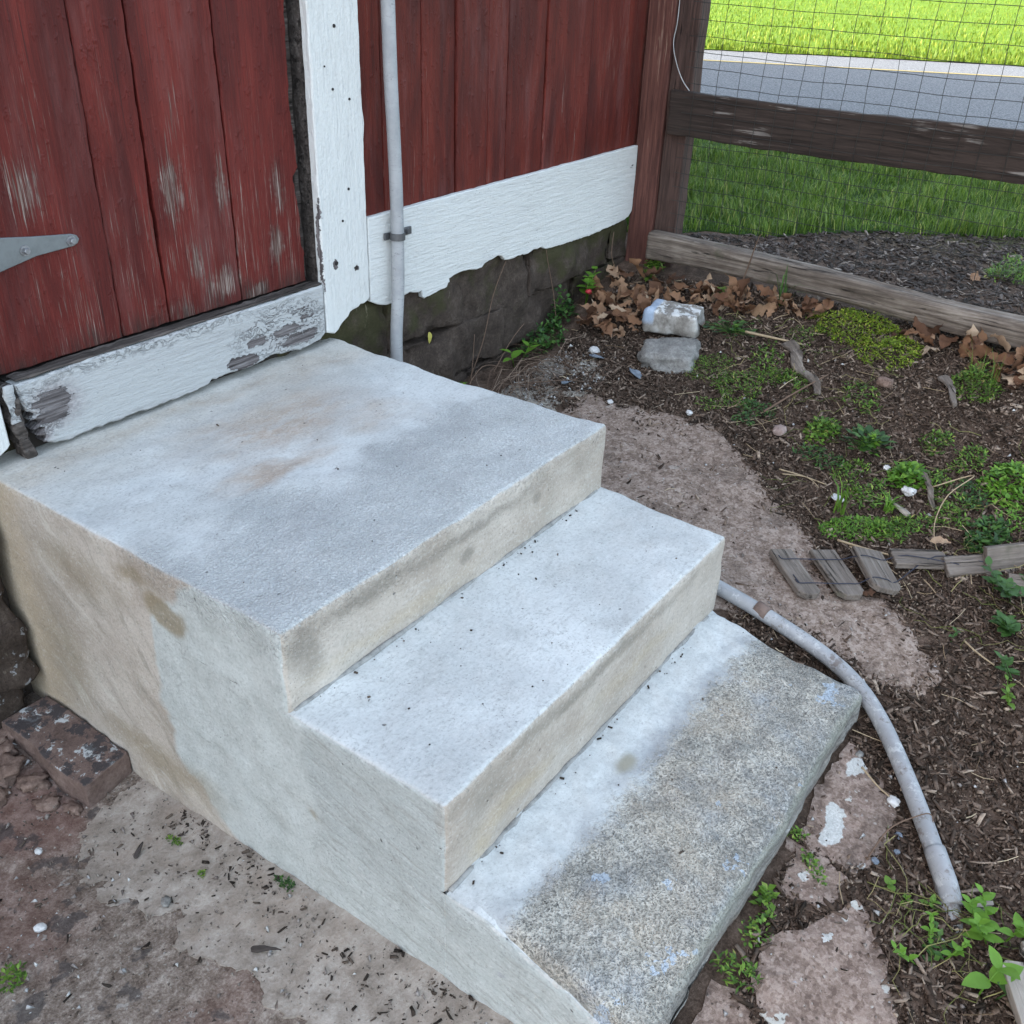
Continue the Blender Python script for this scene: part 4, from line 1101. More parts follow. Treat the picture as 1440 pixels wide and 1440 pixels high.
def build_barn():
    ridge_y, ridge_z, eave = 5.0, 10.62, 7.0  # unseen roof pitch and heights shaped to throw the shadow edge along the lane
    # ---- shell: side and back walls, gable ends, roof (all beyond the frame except the front)
    V, F = box_vf((-11.9, 0.12, 2.0), (2.9, 0.2, eave)); pyobj("wall", V, F, M['barnwall'], barn)
    V, F = box_vf((-11.9, 9.9, 0.3), (2.9, 10.0, eave)); pyobj("wall", V, F, M['barnwall'], barn)
    for x0, x1 in ((-12.0, -11.9), (2.9, 3.0)):
        V = [(x, y, z) for x in (x0, x1) for y, z in ((0.10, 0.3), (10.0, 0.3), (10.0, eave), (ridge_y, ridge_z - 0.05), (0.10, eave))]
        F = [(0, 1, 2, 3, 4), (9, 8, 7, 6, 5)] + [(i, (i + 1) % 5, (i + 1) % 5 + 5, i + 5)[::-1] for i in range(5)]
        pyobj("gable_wall", V, F, M['barnwall'], barn)
    for y0, y1 in ((0.0, ridge_y), (10.0, ridge_y)):
        V = []
        for x in (-12.05, 3.0):
            for k in (0.0, 0.12):
                V += [(x, y0, eave + k), (x, y1, ridge_z - 0.12 + k)]
        F = [(0, 1, 5, 4), (2, 6, 7, 3), (0, 4, 6, 2), (1, 3, 7, 5), (0, 2, 3, 1), (4, 5, 7, 6)]
        pyobj("roof", V, F, M['roof'], barn)
    # dark backing behind the boards
    V, F = box_vf((-1.0, 0.085, 0.72), (3.0, 0.115, 2.0)); pyobj("backing", V, F, M['dark'], barn)

    # ---- front siding boards right of the white post
    js = [1.30, 1.395, 1.585, 1.755, 1.925, 2.04, 2.275, 2.575, 2.80, 3.04]
    for i, (a, b) in enumerate(zip(js[:-1], js[1:])):
        g = 0.0012 + 0.0012 * (i % 3)
        yf = 0.020 + 0.003 * ((i * 7) % 3 - 1)
        s = i * 3.3
        L = rough_line((a + g, 1.03), (a + g, 2.4), 60, 0.0022, s, 22)
        R = rough_line((b - g, 2.4), (b - g, 1.03), 60, 0.0022, s + 1.1, 22)
        V, F = prism_vf(L + [(a + g, 7.0), (b - g, 7.0)] + R, yf, yf + 0.028, 0.003)
        pyobj("siding_board", V, F, M['siding_red'], barn)
    # siding left of the door, out of frame but for its edge
    for i, (a, b) in enumerate(((-0.42, -0.125), (-0.66, -0.423), (-0.98, -0.663), (-1.25, -0.983))):
        V, F = prism_vf(rough_line((a, 0.735), (a, 2.4), 40, 0.002, 40 + i, 22) + [(a, 7.0), (b, 7.0)] + rough_line((b, 2.4), (b, 0.735), 40, 0.002, 50 + i, 22), 0.019 + 0.002 * (i % 2), 0.048, 0.003)
        pyobj("siding_board", V, F, M['siding_red'], barn)
    V, F = box_vf((-11.9, 0.02, 0.72), (-1.253, 0.05, 7.0)); pyobj("siding", V, F, M['siding_red'], barn)

    # ---- skirt board
    bot = [(1.297, 0.790), (1.33, 0.772), (1.372, 0.757), (1.41, 0.758), (1.449, 0.769), (1.488, 0.772), (1.52, 0.763), (1.548, 0.764), (1.552, 0.741), (1.563, 0.735), (1.60, 0.737), (1.64, 0.741), (1.686, 0.745), (1.69, 0.757), (1.700, 0.760), (1.697, 0.772), (1.74, 0.779), (1.781, 0.782),
           (1.84, 0.772), (1.887, 0.769), (1.905, 0.782), (1.933, 0.786), (1.98, 0.793), (2.013, 0.783), (2.03, 0.768), (2.064, 0.761), (2.12, 0.765), (2.183, 0.758), (2.22, 0.768), (2.271, 0.765), (2.31, 0.752), (2.364, 0.748), (2.5, 0.744), (2.66, 0.742), (2.80, 0.748), (2.90, 0.752), (2.955, 0.760), (2.985, 0.785), (2.992, 0.81)]
    D = densify(bot, 0.012, 0.0035, 2.0, 60, closed=False) + [bot[-1]]
    out = D + rough_line((2.985, 1.060), (1.2975, 1.054), 70, 0.002, 5.0, 30)
    V, F = prism_vf(out, 0.0, 0.018, 0.003)
    pyobj("skirt_board", V, F, M['skirt_white'], barn)

    # ---- white post (trim board between door and siding) with nails
    pb = [(1.098, 0.740), (1.133, 0.727), (1.15, 0.735), (1.165, 0.750), (1.193, 0.765), (1.205, 0.779), (1.241, 0.786), (1.25, 0.793), (1.268, 0.791), (1.283, 0.797), (1.2945, 0.806)]
    D = densify(pb, 0.010, 0.003, 3.0, 60, closed=False) + [pb[-1]]
    R = rough_line((1.2945, 0.82), (1.2945, 2.3), 70, 0.0022, 2.0, 20)
    L = rough_line((1.100, 2.3), (1.098, 0.75), 70, 0.0016, 4.0, 20)
    R = [(x + (0.007 * math.exp(-((z - 1.33) / 0.035) ** 2)), z) for x, z in R]
    V, F = prism_vf(D + R + [(1.2945, 6.9), (1.100, 6.9)] + L, 0.0, 0.026, 0.004)
    post = pyobj("door_post", V, F, M['post_white'], barn)
    for x, z, r in ((1.195, 1.588, .006), (1.177, 1.43, .0045), (1.241, 1.399, .0045), (1.22, 1.153, .005), (1.189, 1.065, .0045), (1.153, 0.945, .008), (1.238, 0.913, .007), (1.15, 1.49, .003)):
        V, F = tube_vf([(x, 0.004, z), (x, -0.0025, z)], [r, r * .8], 8)
        pyobj("nail", V, F, M['nail'], post)
    V, F = box_vf((1.108, 0.028, 0.80), (1.292, 0.084, 6.9)); pyobj("door_jamb", V, F, M['rot'], barn)
    # left door post, mostly outside the frame
    pb = [(-0.12, 0.74), (-0.02, 0.735), (0.035, 0.728), (0.06, 0.742), (0.068, 0.75)]
    D = densify(pb, 0.012, 0.004, 6.0, 60, closed=False) + [pb[-1]]
    V, F = prism_vf(D + [(0.070, 6.9), (-0.12, 6.9)], 0.0, 0.085, 0.004)
    pyobj("door_post", V, F, M['post_white'], barn)

    # ---- sill board over the landing: ragged, rotted
    top = [(0.112, 0.886), (0.197, 0.887), (0.303, 0.892), (0.442, 0.890), (0.579, 0.889), (0.711, 0.892), (0.842, 0.889), (0.984, 0.890), (1.094, 0.891)]
    bt = [(1.094, 0.742), (1.085, 0.738), (1.069, 0.724), (1.03, 0.719), (0.986, 0.716), (0.945, 0.722), (0.917, 0.725), (0.88, 0.733), (0.85, 0.730), (0.81, 0.722), (0.766, 0.721), (0.72, 0.727), (0.669, 0.722), (0.655, 0.727), (0.642, 0.716), (0.59, 0.712), (0.533, 0.709), (0.50, 0.711), (0.469, 0.706), (0.409, 0.712),
          (0.35, 0.709), (0.293, 0.712), (0.21, 0.709), (0.165, 0.718), (0.150, 0.730), (0.158, 0.742), (0.135, 0.748), (0.155, 0.762), (0.128, 0.768), (0.160, 0.783), (0.128, 0.790), (0.143, 0.805), (0.122, 0.815), (0.118, 0.84), (0.114, 0.865)]
    T = densify(top, 0.012, 0.002, 8.0, 50, closed=False) + [top[-1]]
    B = densify(bt, 0.010, 0.0035, 9.0, 70, closed=False) + [bt[-1]]
    V, F = prism_vf(B + T, 0.0, 0.040, 0.005)
    sill = pyobj("sill_board", V, F, M['sill_white'], barn)
    # grey bare ledge that the boards stand on, and rotten stub at the left end
    V, F = rbox_vf((0.115, 0.006, 0.8905), (1.094, 0.046, 0.897), 0.003, 0.02, 0.004, 30); pyobj("sill_ledge", V, F, M['rot'], barn, smooth=True)
    V, F = rbox_vf((0.082, -0.004, 0.70), (0.109, 0.04, 0.885), 0.006, 0.012, 0.012, 25, warp=lambda p: (p[0] + 0.02 * max(0, 0.80 - p[2]) / 0.1 * 0.8, p[1], p[2])); pyobj("rotted_stub", V, F, M['rot'], barn, smooth=True)
    V, F = rbox_vf((0.080, -0.008, 0.80), (0.104, -0.002, 0.893), 0.002, 0.01, 0.006, 30); pyobj("paint_flake", V, F, M['sill_white'], barn, smooth=True)
    V, F = box_vf((0.11, 0.041, 0.702), (1.1, 0.084, 0.888)); pyobj("sill_backing", V, F, M['dark'], barn)

    # ---- door: backing plus planks
    V, F = box_vf((0.09, 0.078, 0.89), (1.06, 0.0845, 2.9)); door = pyobj("door", V, F, M['dark'], barn)
    js = [0.095, 0.437, 0.583, 0.826, 1.066]
    for i, (a, b) in enumerate(zip(js[:-1], js[1:])):
        s = 20 + i * 4.1
        a0, b0 = a + 0.0022, b - 0.0022
        L = rough_line((a0, 0.90), (a0, 2.3), 90, 0.003, s, 16)
        R = rough_line((b0, 2.3), (b0, 0.90), 90, 0.003, s + 1.7, 16)
        if i == 1:      # split that opens half way down
            R = [(x - 0.006 * math.exp(-((z - 1.20) / 0.16) ** 2), z) for x, z in R]
        if i == 3:      # torn right edge
            tear = [(1.062, 2.3)]
            ed = [(2.0, 1.072), (1.65, 1.066), (1.40, 1.058), (1.30, 1.066), (1.285, 1.070), (1.222, 1.070), (1.212, 1.052), (1.195, 1.050), (1.15, 1.058), (1.09, 1.066), (1.02, 1.062), (0.99, 1.070), (0.90, 1.070)]
            zz = np.linspace(2.3, 0.90, 120)
            R = [(float(np.interp(-z, [-e[0] for e in ed], [e[1] for e in ed])) + 0.004 * mnoise.fractal(Vector((z * 30, 3, 1)), .7, 2, 4), float(z)) for z in zz]
        bot = rough_line((b0 if i < 3 else R[-1][0], 0.8985), (a0, 0.8985), 12, 0.003, s, 40)[1:-1]
        R2 = R
        out = L + [(a0, 2.8), (b0, 2.8)] + R2 + bot
        yf = 0.048 + 0.002 * ((i * 5) % 3)
        V, F = prism_vf(out, yf, 0.077, 0.003)
        pyobj("door_plank", V, F, M['door_red'], door)
    # jamb strip of bare wood in the dark gap
    L = rough_line((1.074, 0.90), (1.074, 2.3), 80, 0.006, 3.0, 18); R = rough_line((1.090, 2.3), (1.093, 0.90), 80, 0.005, 4.0, 18)
    V, F = prism_vf(L + R, 0.070, 0.084, 0.002); pyobj("jamb_strip", V, F, M['rot'], barn)

    # ---- strap hinge
    hy = 0.046
    pts = [(-0.03, 1.118), (0.06, 1.122), (0.16, 1.131), (0.25, 1.148), (0.345, 1.152), (0.357, 1.157), (0.362, 1.166), (0.357, 1.175), (0.345, 1.180), (0.25, 1.192), (0.16, 1.206), (0.06, 1.218), (-0.03, 1.222)]
    V, F = prism_vf(pts, hy - 0.005, hy + 0.001, 0.0015); hinge = pyobj("hinge", V, F, M['steel'], barn)
    for x, z in ((0.225, 1.166), (0.340, 1.166)):
        V1, F1 = tube_vf([(x, hy - 0.004, z), (x, hy - 0.008, z)], [0.013, 0.012], 16)
        V2, F2 = tube_vf([(x, hy - 0.008, z), (x, hy - 0.016, z), (x, hy - 0.0175, z)], [0.0075, 0.0075, 0.006], 6)
        V, F = merge([(V1, F1), (V2, F2)]); pyobj("bolt", V, F, M['bolt'], hinge)

    # ---- stone foundation under the skirt
    V, F = box_vf((-11.9, 0.075, -0.3), (3.0, 0.12, 0.80)); fnd = pyobj("foundation", V, F, M['foundation'], barn)
    rows = [(0.12, 0.36), (0.365, 0.565), (0.57, 0.80)]
    for ri, (z0, z1) in enumerate(rows):
        x = 1.14 - 0.13 * ri
        k = 0
        while x < 2.98:
            wdt = [0.44, 0.62, 0.36, 0.70, 0.52, 0.40][(k + ri * 2) % 6]
            x1 = min(x + wdt, 3.0)
            if x1 - x > 0.06:
                dz = 0.02 * math.sin(x * 9 + ri)
                off = random.uniform(-0.012, 0.012)
                V, F = rbox_vf((x + 0.001, 0.030 + off, z0 + 0.001 + dz * (ri > 0)), (x1 - 0.001, 0.10, z1 - 0.001 + 0.02 * math.sin(x1 * 7 + ri) * (ri < 2)), 0.009, 0.025, 0.030, 5.0)
                pyobj("stone", V, F, M['foundation'], fnd, smooth=True)
            x = x1
            k += 1
    for (x0, x1, z0, z1, yo) in ((-0.34, -0.032, 0.30, 0.69, 0.0), (-0.42, -0.022, 0.12, 0.30, -0.012), (-0.5, -0.05, -0.06, 0.115, 0.0), (-0.80, -0.345, 0.33, 0.71, 0.01), (-0.95, -0.425, 0.10, 0.325, 0.0), (-0.9, -0.505, -0.1, 0.095, 0.01), (-1.35, -0.81, 0.28, 0.71, 0.01), (-1.5, -0.96, -0.1, 0.275, 0.0)):
        V, F = rbox_vf((x0, yo, z0), (x1, 0.1, z1), 0.016, 0.025, 0.03, 9)
        pyobj("stone", V, F, M['foundation'], fnd, smooth=True)
build_barn()

# ---- brown corner post of the barn
def build_corner_post():
    V, F = rbox_vf((2.985, -0.108, 0.48), (3.10, 0.012, 6.9), 0.006, 0.05, 0.006, 5, flat=('-z', '+z'))
    pyobj("corner_post", V, F, M['corner'], barn, smooth=False)
build_corner_post()

# ================================================================ STEPS
steps = thing("concrete_steps", "new grey concrete landing and steps over an old stone bottom step at the barn door", "steps", (0, 0, 0))
def build_steps():
    amp, ns = 0.0045, 11.0
    W = 1.152
    def edgewarp(p):
        x, y, z = p
        if x > 0.9:
            x += (x - 0.9) / 0.25 * (0.010 * math.sin(y * 6.1 + 1.0) + 0.006 * math.sin(y * 17))
        if z > 0.5 and y > -0.05 and x > 0.95:
            x -= 0.012 * (y + 0.05) / 0.1
        return (x, y, z)
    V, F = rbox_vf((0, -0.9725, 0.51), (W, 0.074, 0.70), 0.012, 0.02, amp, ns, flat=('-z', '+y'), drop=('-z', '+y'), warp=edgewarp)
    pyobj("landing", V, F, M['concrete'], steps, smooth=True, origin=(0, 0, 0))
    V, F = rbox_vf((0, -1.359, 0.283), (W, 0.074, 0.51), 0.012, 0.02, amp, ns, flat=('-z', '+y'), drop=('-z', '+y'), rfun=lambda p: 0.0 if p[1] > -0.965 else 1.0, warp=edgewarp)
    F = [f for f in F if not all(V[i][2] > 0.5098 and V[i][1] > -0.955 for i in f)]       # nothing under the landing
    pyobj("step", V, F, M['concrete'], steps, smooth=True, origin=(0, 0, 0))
    # cement-rendered base, its flank running down to the yard
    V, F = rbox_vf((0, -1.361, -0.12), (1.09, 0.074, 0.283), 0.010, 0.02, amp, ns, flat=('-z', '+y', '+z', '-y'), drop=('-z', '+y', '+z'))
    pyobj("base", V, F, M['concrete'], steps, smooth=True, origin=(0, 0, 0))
    # the rendered flank past the second step: thin coat whose top edge slopes off the old stone
    prof = [(-1.361, 0.2835), (-1.40, 0.2835), (-1.45, 0.2825), (-1.497, 0.270), (-1.55, 0.252), (-1.60, 0.242), (-1.66, 0.218), (-1.75, 0.19), (-1.83, 0.15), (-1.92, 0.09), (-2.0, 0.05)]
    prof = [prof[0]] + densify(prof[1:], 0.012, 0.003, 3.0, 40, closed=False) + [prof[-1]]
    V, F = [], []
    nl = 14
    for y, z in prof:
        for k in range(nl):
            zz = -0.12 + (z - 0.004 + 0.12) * k / (nl - 1)
            V.append((-amp * mnoise.fractal(Vector((0, y, zz)) * ns, 0.8, 2.0, 4), y, zz))
        V += [(0.004, y, z + 0.001), (0.05, y, z - 0.004)]
    m = nl + 2
    for i in range(len(prof) - 1):
        for k in range(m - 1):
            F.append((m * i + k, m * i + k + 1, m * i + m + 1 + k, m * i + m + k))
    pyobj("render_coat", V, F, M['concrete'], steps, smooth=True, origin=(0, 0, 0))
    # old stone bottom step
    def sw(p):
        x, y, z = p
        t = max(0.0, min(1.0, (x - 0.0) / 1.08))
        if y < -1.62:                                   # slightly skewed, worn nose
            k = (-1.62 - y) / 0.18
            y += k * (0.004 * math.sin(x * 9) + 0.004 * (x > 0.15))
            z -= 0.010 * k * k if z > 0.2 else 0
            if x < 0.25 and z > 0.2:
                z -= 0.05 * k * (0.25 - x) / 0.25
        if x > 0.95:
            x -= float(np.interp(-y, [1.36, 1.48, 1.62, 1.80], [0.0, 0.036, 0.072, 0.076])) * (x - 0.95) / 0.192
        if z < 0.2 and y < -1.7:
            y += 0.020 * (0.2 - z) / 0.1
        return (x, y, z)
    V, F = rbox_vf((0.006, -1.797, -0.10), (1.142, -1.352, 0.285), 0.022, 0.014, 0.006, 14, flat=('-z', '+y'), drop=('-z', '+y'), warp=sw)
    pyobj("stone_step", V, F, M['old_stone'], steps, smooth=True, origin=(0, 0, 0))
    # rough mortar fillets where riser meets tread
    for y, z, x1 in ((-0.9735, 0.508, W - 0.012), (-1.361, 0.281, W - 0.05)):
        pts, rr = [], []
        for i in range(90):
            x = 0.012 + (x1 - 0.02) * i / 89
            pts.append((x, y + 0.002 * mnoise.noise(Vector((x * 20, y, 0))), z))
            rr.append(0.0068 + 0.0025 * mnoise.fractal(Vector((x * 26, y * 3, 2)), .8, 2, 4))
        V, F = tube_vf(pts, rr, 8); pyobj("mortar_fillet", V, F, M['fillet'], steps, smooth=True, origin=(0, 0, 0))
build_steps()

# spilled cement on the yard along the flank
skim_poly = [(0.02, -0.405), (-0.042, -0.386), (-0.12, -0.40), (-0.179, -0.405), (-0.243, -0.486), (-0.199, -0.474), (-0.285, -0.545), (-0.241, -0.592), (-0.30, -0.628), (-0.24, -0.685), (-0.251, -0.745), (-0.185, -0.783), (-0.26, -0.86), (-0.24, -0.952), (-0.205, -1.023), (-0.24, -1.10), (-0.22, -1.25), (-0.30, -1.5), (-0.2, -1.9), (0.02, -2.0)]
o = slab("cement_skim", skim_poly, 0.006, M['skim'], step=0.006, grid=0.04, ragged=0.020, seed=6.0, wob=0.003, sc=34.0)
kind(o, 'structure', "pale spilled cement on the yard beside the steps")

# ================================================================ PATH and FLAGSTONES
path_poly = [(2.0, -0.40), (2.02, -0.597), (2.063, -0.898), (1.924, -1.127), (1.809, -1.219), (1.746, -1.379), (1.62, -1.46), (1.50, -1.55), (1.541, -1.716), (1.437, -1.849), (1.333, -1.915), (1.257, -1.888), (1.235, -1.811), (1.25, -1.722), (1.26, -1.504), (1.17, -1.35), (1.17, -0.95), (1.17, -0.45), (1.55, -0.42)]
path = slab("path", path_poly, 0.010, M['path'], step=0.025, grid=0.05, ragged=0.030, seed=2.0, wob=0.005)
kind(path, 'structure', "old pinkish concrete path beside the steps")
grit_poly = [(1.2, -0.40), (1.55, -0.40), (1.9, -0.38), (2.15, -0.42), (2.28, -0.25), (2.25, -0.12), (2.0, -0.10), (1.7, -0.16), (1.2, -0.2)]
o = slab("mortar_patch", grit_poly, 0.006, M['gritty'], step=0.02, grid=0.05, ragged=0.035, seed=12.0, wob=0.014)
kind(o, 'structure', "grey crumbled mortar on the ground behind the landing")

flags = [[(0.935, -1.79), (1.01, -1.80), (0.955, -1.87), (0.937, -1.905), (0.878, -1.955), (0.768, -1.972), (0.70, -1.965), (0.645, -1.945), (0.64, -1.86), (0.67, -1.805), (0.8, -1.795)],
         [(0.620, -1.815), (0.645, -1.835), (0.625, -1.935), (0.58, -1.93), (0.51, -1.915), (0.50, -1.83)],
         [(0.335, -1.85), (0.40, -1.865), (0.51, -1.935), (0.585, -1.975), (0.56, -2.01), (0.50, -2.05), (0.377, -2.12), (0.30, -2.15), (0.22, -2.0), (0.25, -1.90)],
         [(0.245, -1.805), (0.27, -1.845), (0.235, -1.895), (0.20, -1.96), (0.10, -1.95), (0.12, -1.82)],
         [(0.62, -1.80), (0.655, -1.795), (0.63, -1.85), (0.605, -1.815)]]
for i, f in enumerate(flags):
    slab("flagstone", f, [0.010, 0.008, 0.011, 0.009, 0.006][i], M['flag'], path, step=0.015, grid=0.04, ragged=0.016, seed=20.0 + i, wob=0.004)

def hz(x, y):
    return float(H(np.array([x]), np.array([y]))[0])

# ================================================================ MULCH and litter
def chips(name, xy, lmin, lmax, wfac, mat, zoff=0.004, tilt=0.35, flat=0.28, power=2.0):
    n = len(xy)
    L = lmin + (lmax - lmin) * RNG.uniform(0, 1, n) ** power
    Wd = L * RNG.uniform(wfac * 0.6, wfac * 1.4, n)
    T = np.minimum(Wd * flat * RNG.uniform(0.6, 1.4, n), 0.008) + 0.0008
    C = np.array([(-1, -.6, -1), (1, -.75, -1), (.8, .75, -1), (-.85, 1, -1), (-.9, -.7, 1), (.95, -.6, 1), (.85, .7, 1), (-1, .8, 1)], float) * 0.5
    P = C[None] * np.stack([L, Wd, T], -1)[:, None, :]
    P *= RNG.uniform(0.5, 1.4, P.shape)
    a = RNG.uniform(0, 2 * np.pi, n); b = RNG.normal(0, tilt, n); c = RNG.normal(0, tilt, n)
    ca, sa, cb, sb, cc, sc = np.cos(a), np.sin(a), np.cos(b), np.sin(b), np.cos(c), np.sin(c)
    x, y, z = P[..., 0], P[..., 1], P[..., 2]
    y, z = y * cc[:, None] - z * sc[:, None], y * sc[:, None] + z * cc[:, None]
    x, z = x * cb[:, None] + z * sb[:, None], -x * sb[:, None] + z * cb[:, None]
    x, y = x * ca[:, None] - y * sa[:, None], x * sa[:, None] + y * ca[:, None]
    Z = H(xy[:, 0], xy[:, 1]) + zoff + RNG.uniform(0, 1, n) * 0.006
    P = np.stack([x + xy[:, 0:1], y + xy[:, 1:2], z + Z[:, None]], -1)
    Q = np.array([(0, 3, 2, 1), (4, 5, 6, 7), (0, 1, 5, 4), (1, 2, 6, 5), (2, 3, 7, 6), (3, 0, 4, 7)])
    F = (np.arange(n)[:, None, None] * 8 + Q[None]).reshape(-1, 4)
    o = fast_obj(name, P.reshape(-1, 3), F, mat)
    o['kind'] = 'stuff'
    return o

bed_poly = [(2.0, -0.25), (2.3, -0.1), (2.9, -0.05), (2.95, -1.0), (2.95, -4.0), (0.45, -4.0), (0.15, -1.85), (0.6, -1.81), (1.12, -1.80), (1.16, -1.4), (1.3, -1.3), (1.7, -0.6)]
allflags = [path_poly] + flags
def on_slabs(x, y, f_=0.95):
    k = np.zeros(len(x), bool)
    for f in allflags:
        c = np.mean(f, 0)
        g = [tuple(c + (np.array(p) - c) * f_) for p in f]
        k |= inside(g, x, y)
    return k

def scatter(poly, n, dens=None):
    P = np.array(poly)
    x = RNG.uniform(P[:, 0].min(), P[:, 0].max(), n)
    y = RNG.uniform(P[:, 1].min(), P[:, 1].max(), n)
    k = inside(poly, x, y)
    if dens is not None:
        k &= RNG.uniform(0, 1, n) < dens(x, y)
    return np.stack([x[k], y[k]], -1)

def bed_density(x, y):
    s = on_slabs(x, y)
    inner = on_slabs(x, y, 0.80)
    d = np.where(s, np.where(inner, 0.035, 0.22), 1.0)
    d = np.where(s & (x > 1.3) & (y < -1.35), d + 0.08, d)
    cl = np.array([mnoise.noise(Vector((float(a) * 4, float(b) * 4, 2.0))) for a, b in zip(x, y)])
    d = d * np.clip(0.85 + 0.6 * cl, 0.45, 1.0)
    d = d * np.where(y < -2.7, 0.3, 1)
    return d

def crumbs4(xy, l0, l1, zoff=0.004):
    n = len(xy)
    T = np.array([(1, 0, -.3), (-.5, .45, -.3), (-.5, -.45, -.3), (-.1, 0, .5)], float)
    L = l0 + (l1 - l0) * RNG.uniform(0, 1, n) ** 2
    P = T[None] * L[:, None, None] * RNG.uniform(.5, 1.3, (n, 4, 3))
    a = RNG.uniform(0, 6.28, n); c, s_ = np.cos(a)[:, None], np.sin(a)[:, None]
    x, y = P[..., 0] * c - P[..., 1] * s_, P[..., 0] * s_ + P[..., 1] * c
    z = P[..., 2] + (H(xy[:, 0], xy[:, 1]) + zoff + RNG.uniform(0, .006, n))[:, None]
    V = np.stack([x + xy[:, 0:1], y + xy[:, 1:2], z], -1).reshape(-1, 3)
    F = (np.arange(n)[:, None, None] * 4 + np.array([(0, 1, 3), (1, 2, 3), (2, 0, 3), (0, 2, 1)])[None]).reshape(-1, 3)
    return V, F

def build_litter():
    xy = np.r_[scatter(bed_poly, 150000, lambda x, y: np.where(on_slabs(x, y), np.where(on_slabs(x, y, .8), 0.10, .45), 1.0) * np.where(y < -2.7, .2, 1)), scatter(grit_poly, 5000)]
    V, F = crumbs4(xy, 0.003, 0.013)
    kind(fast_obj("soil_crumbs", V, F, M['mulch']), 'stuff', "fine brown soil crumbs and bark dust over the garden bed")
    xy = np.stack([RNG.uniform(-1.6, -0.01, 9000), RNG.uniform(-1.9, -0.05, 9000)], -1)
    V, F = crumbs4(xy, 0.001, 0.007, 0.006)
    kind(fast_obj("yard_grit", V, F, M['yardgrit']), 'stuff', "fine sand and grit on the trodden yard")
    xy = scatter(bed_poly, 150000, bed_density)
    o = chips("mulch", xy, 0.004, 0.046, 0.24, M['mulch'], power=2.8, tilt=0.45); o['label'] = "dark brown shredded bark mulch over the garden bed"
    strip = [(3.06, -0.15), (3.35, -0.05), (3.6, -0.4), (4.02, -0.7), (4.22, -1.0), (4.5, -1.4), (4.7, -2.2), (4.7, -3.5), (3.06, -3.5)]
    xy = scatter(strip, 17000)
    o = chips("far_mulch", xy, 0.01, 0.055, 0.27, M['far_mulch']); o['label'] = "dark mulch strip on the far side of the weathered timber"
    # crumbs on the yard, thick along the foot of the flank
    N = 1500
    y = RNG.uniform(-1.9, -0.45, N); d = np.abs(RNG.normal(0, 0.06, N)) + 0.006
    lim = (y < -0.5)
    cl = np.array([mnoise.noise(Vector((float(a) * 9, float(b) * 14, 4.0))) for a, b in zip(y, d)])
    k = lim & (cl > 0.02)
    xy = np.stack([-d[k], y[k]], -1)
    o = chips("debris", xy, 0.0015, 0.020, 0.32, M['crumbs'], 0.007, 0.4, 0.6, power=4.5); o['label'] = "black crumbs and bits of bark along the foot of the steps"
    xy = np.stack([RNG.uniform(-1.6, -0.01, 1300), RNG.uniform(-1.9, -0.1, 1300)], -1)
    o = chips("yard_litter", xy, 0.002, 0.020, 0.35, M['crumbs'], 0.006, 0.25, 0.5, power=4.0); o['label'] = "small dark bark scraps on the trodden yard"
    xy = np.stack([RNG.uniform(-1.4, -0.01, 900), RNG.uniform(-1.6, -0.05, 900)], -1)
    xy2 = scatter(bed_poly, 3000, lambda x, y: 0.35 + 0.3 * on_slabs(x, y))
    xy3 = scatter(grit_poly, 900)
    V, F = crumbs4(np.r_[xy, xy2, xy3], 0.002, 0.013, 0.010)
    o = fast_obj("grit", V, F, M['grit']); kind(o, 'stuff', "small pale pebbles and grit on the soil")
    # crumbs lying on the treads
    N = 55
    xs = RNG.uniform(0.05, 1.1, N); lv = RNG.integers(0, 3, N)
    pts = []
    for x, l in zip(xs, lv):
        y = [RNG.uniform(-0.9, -0.05), RNG.uniform(-1.32, -0.985), RNG.uniform(-1.74, -1.37)][l]
        pts.append((x, y, [0.7015, 0.5115, 0.287][l]))
    for i in range(26):
        pts.append((RNG.uniform(0.03, 1.0), RNG.uniform(-1.39, -1.37), 0.288)); pts.append((RNG.uniform(0.03, 1.05), -0.985 - RNG.uniform(0, 0.015), 0.5125))
    pts = np.array(pts)
    C = np.array([(-1, -1, -1), (1, -1, -1), (1, 1, -1), (-1, 1, -1), (-1, -1, 1), (1, -1, 1), (1, 1, 1), (-1, 1, 1)], float) * 0.5
    n = len(pts)
    L = 0.002 + 0.009 * RNG.uniform(0, 1, n) ** 4
    P = C[None] * np.stack([L, np.minimum(L, 0.0035), np.minimum(L * .5, .0025)], -1)[:, None] * RNG.uniform(.7, 1.3, (n, 8, 3))
    a = RNG.uniform(0, 6.28, n)
    x = P[..., 0] * np.cos(a)[:, None] - P[..., 1] * np.sin(a)[:, None]; y = P[..., 0] * np.sin(a)[:, None] + P[..., 1] * np.cos(a)[:, None]
    P = np.stack([x + pts[:, 0:1], y + pts[:, 1:2], P[..., 2] + pts[:, 2:3]], -1)
    Q = np.array([(0, 3, 2, 1), (4, 5, 6, 7), (0, 1, 5, 4), (1, 2, 6, 5), (2, 3, 7, 6), (3, 0, 4, 7)])
    o = fast_obj("step_crumbs", P.reshape(-1, 3), (np.arange(n)[:, None, None] * 8 + Q[None]).reshape(-1, 4), M['crumbs'])
    kind(o, 'stuff', "tiny dark crumbs lying on the treads")
    # dry stalks lying about
    parts = []
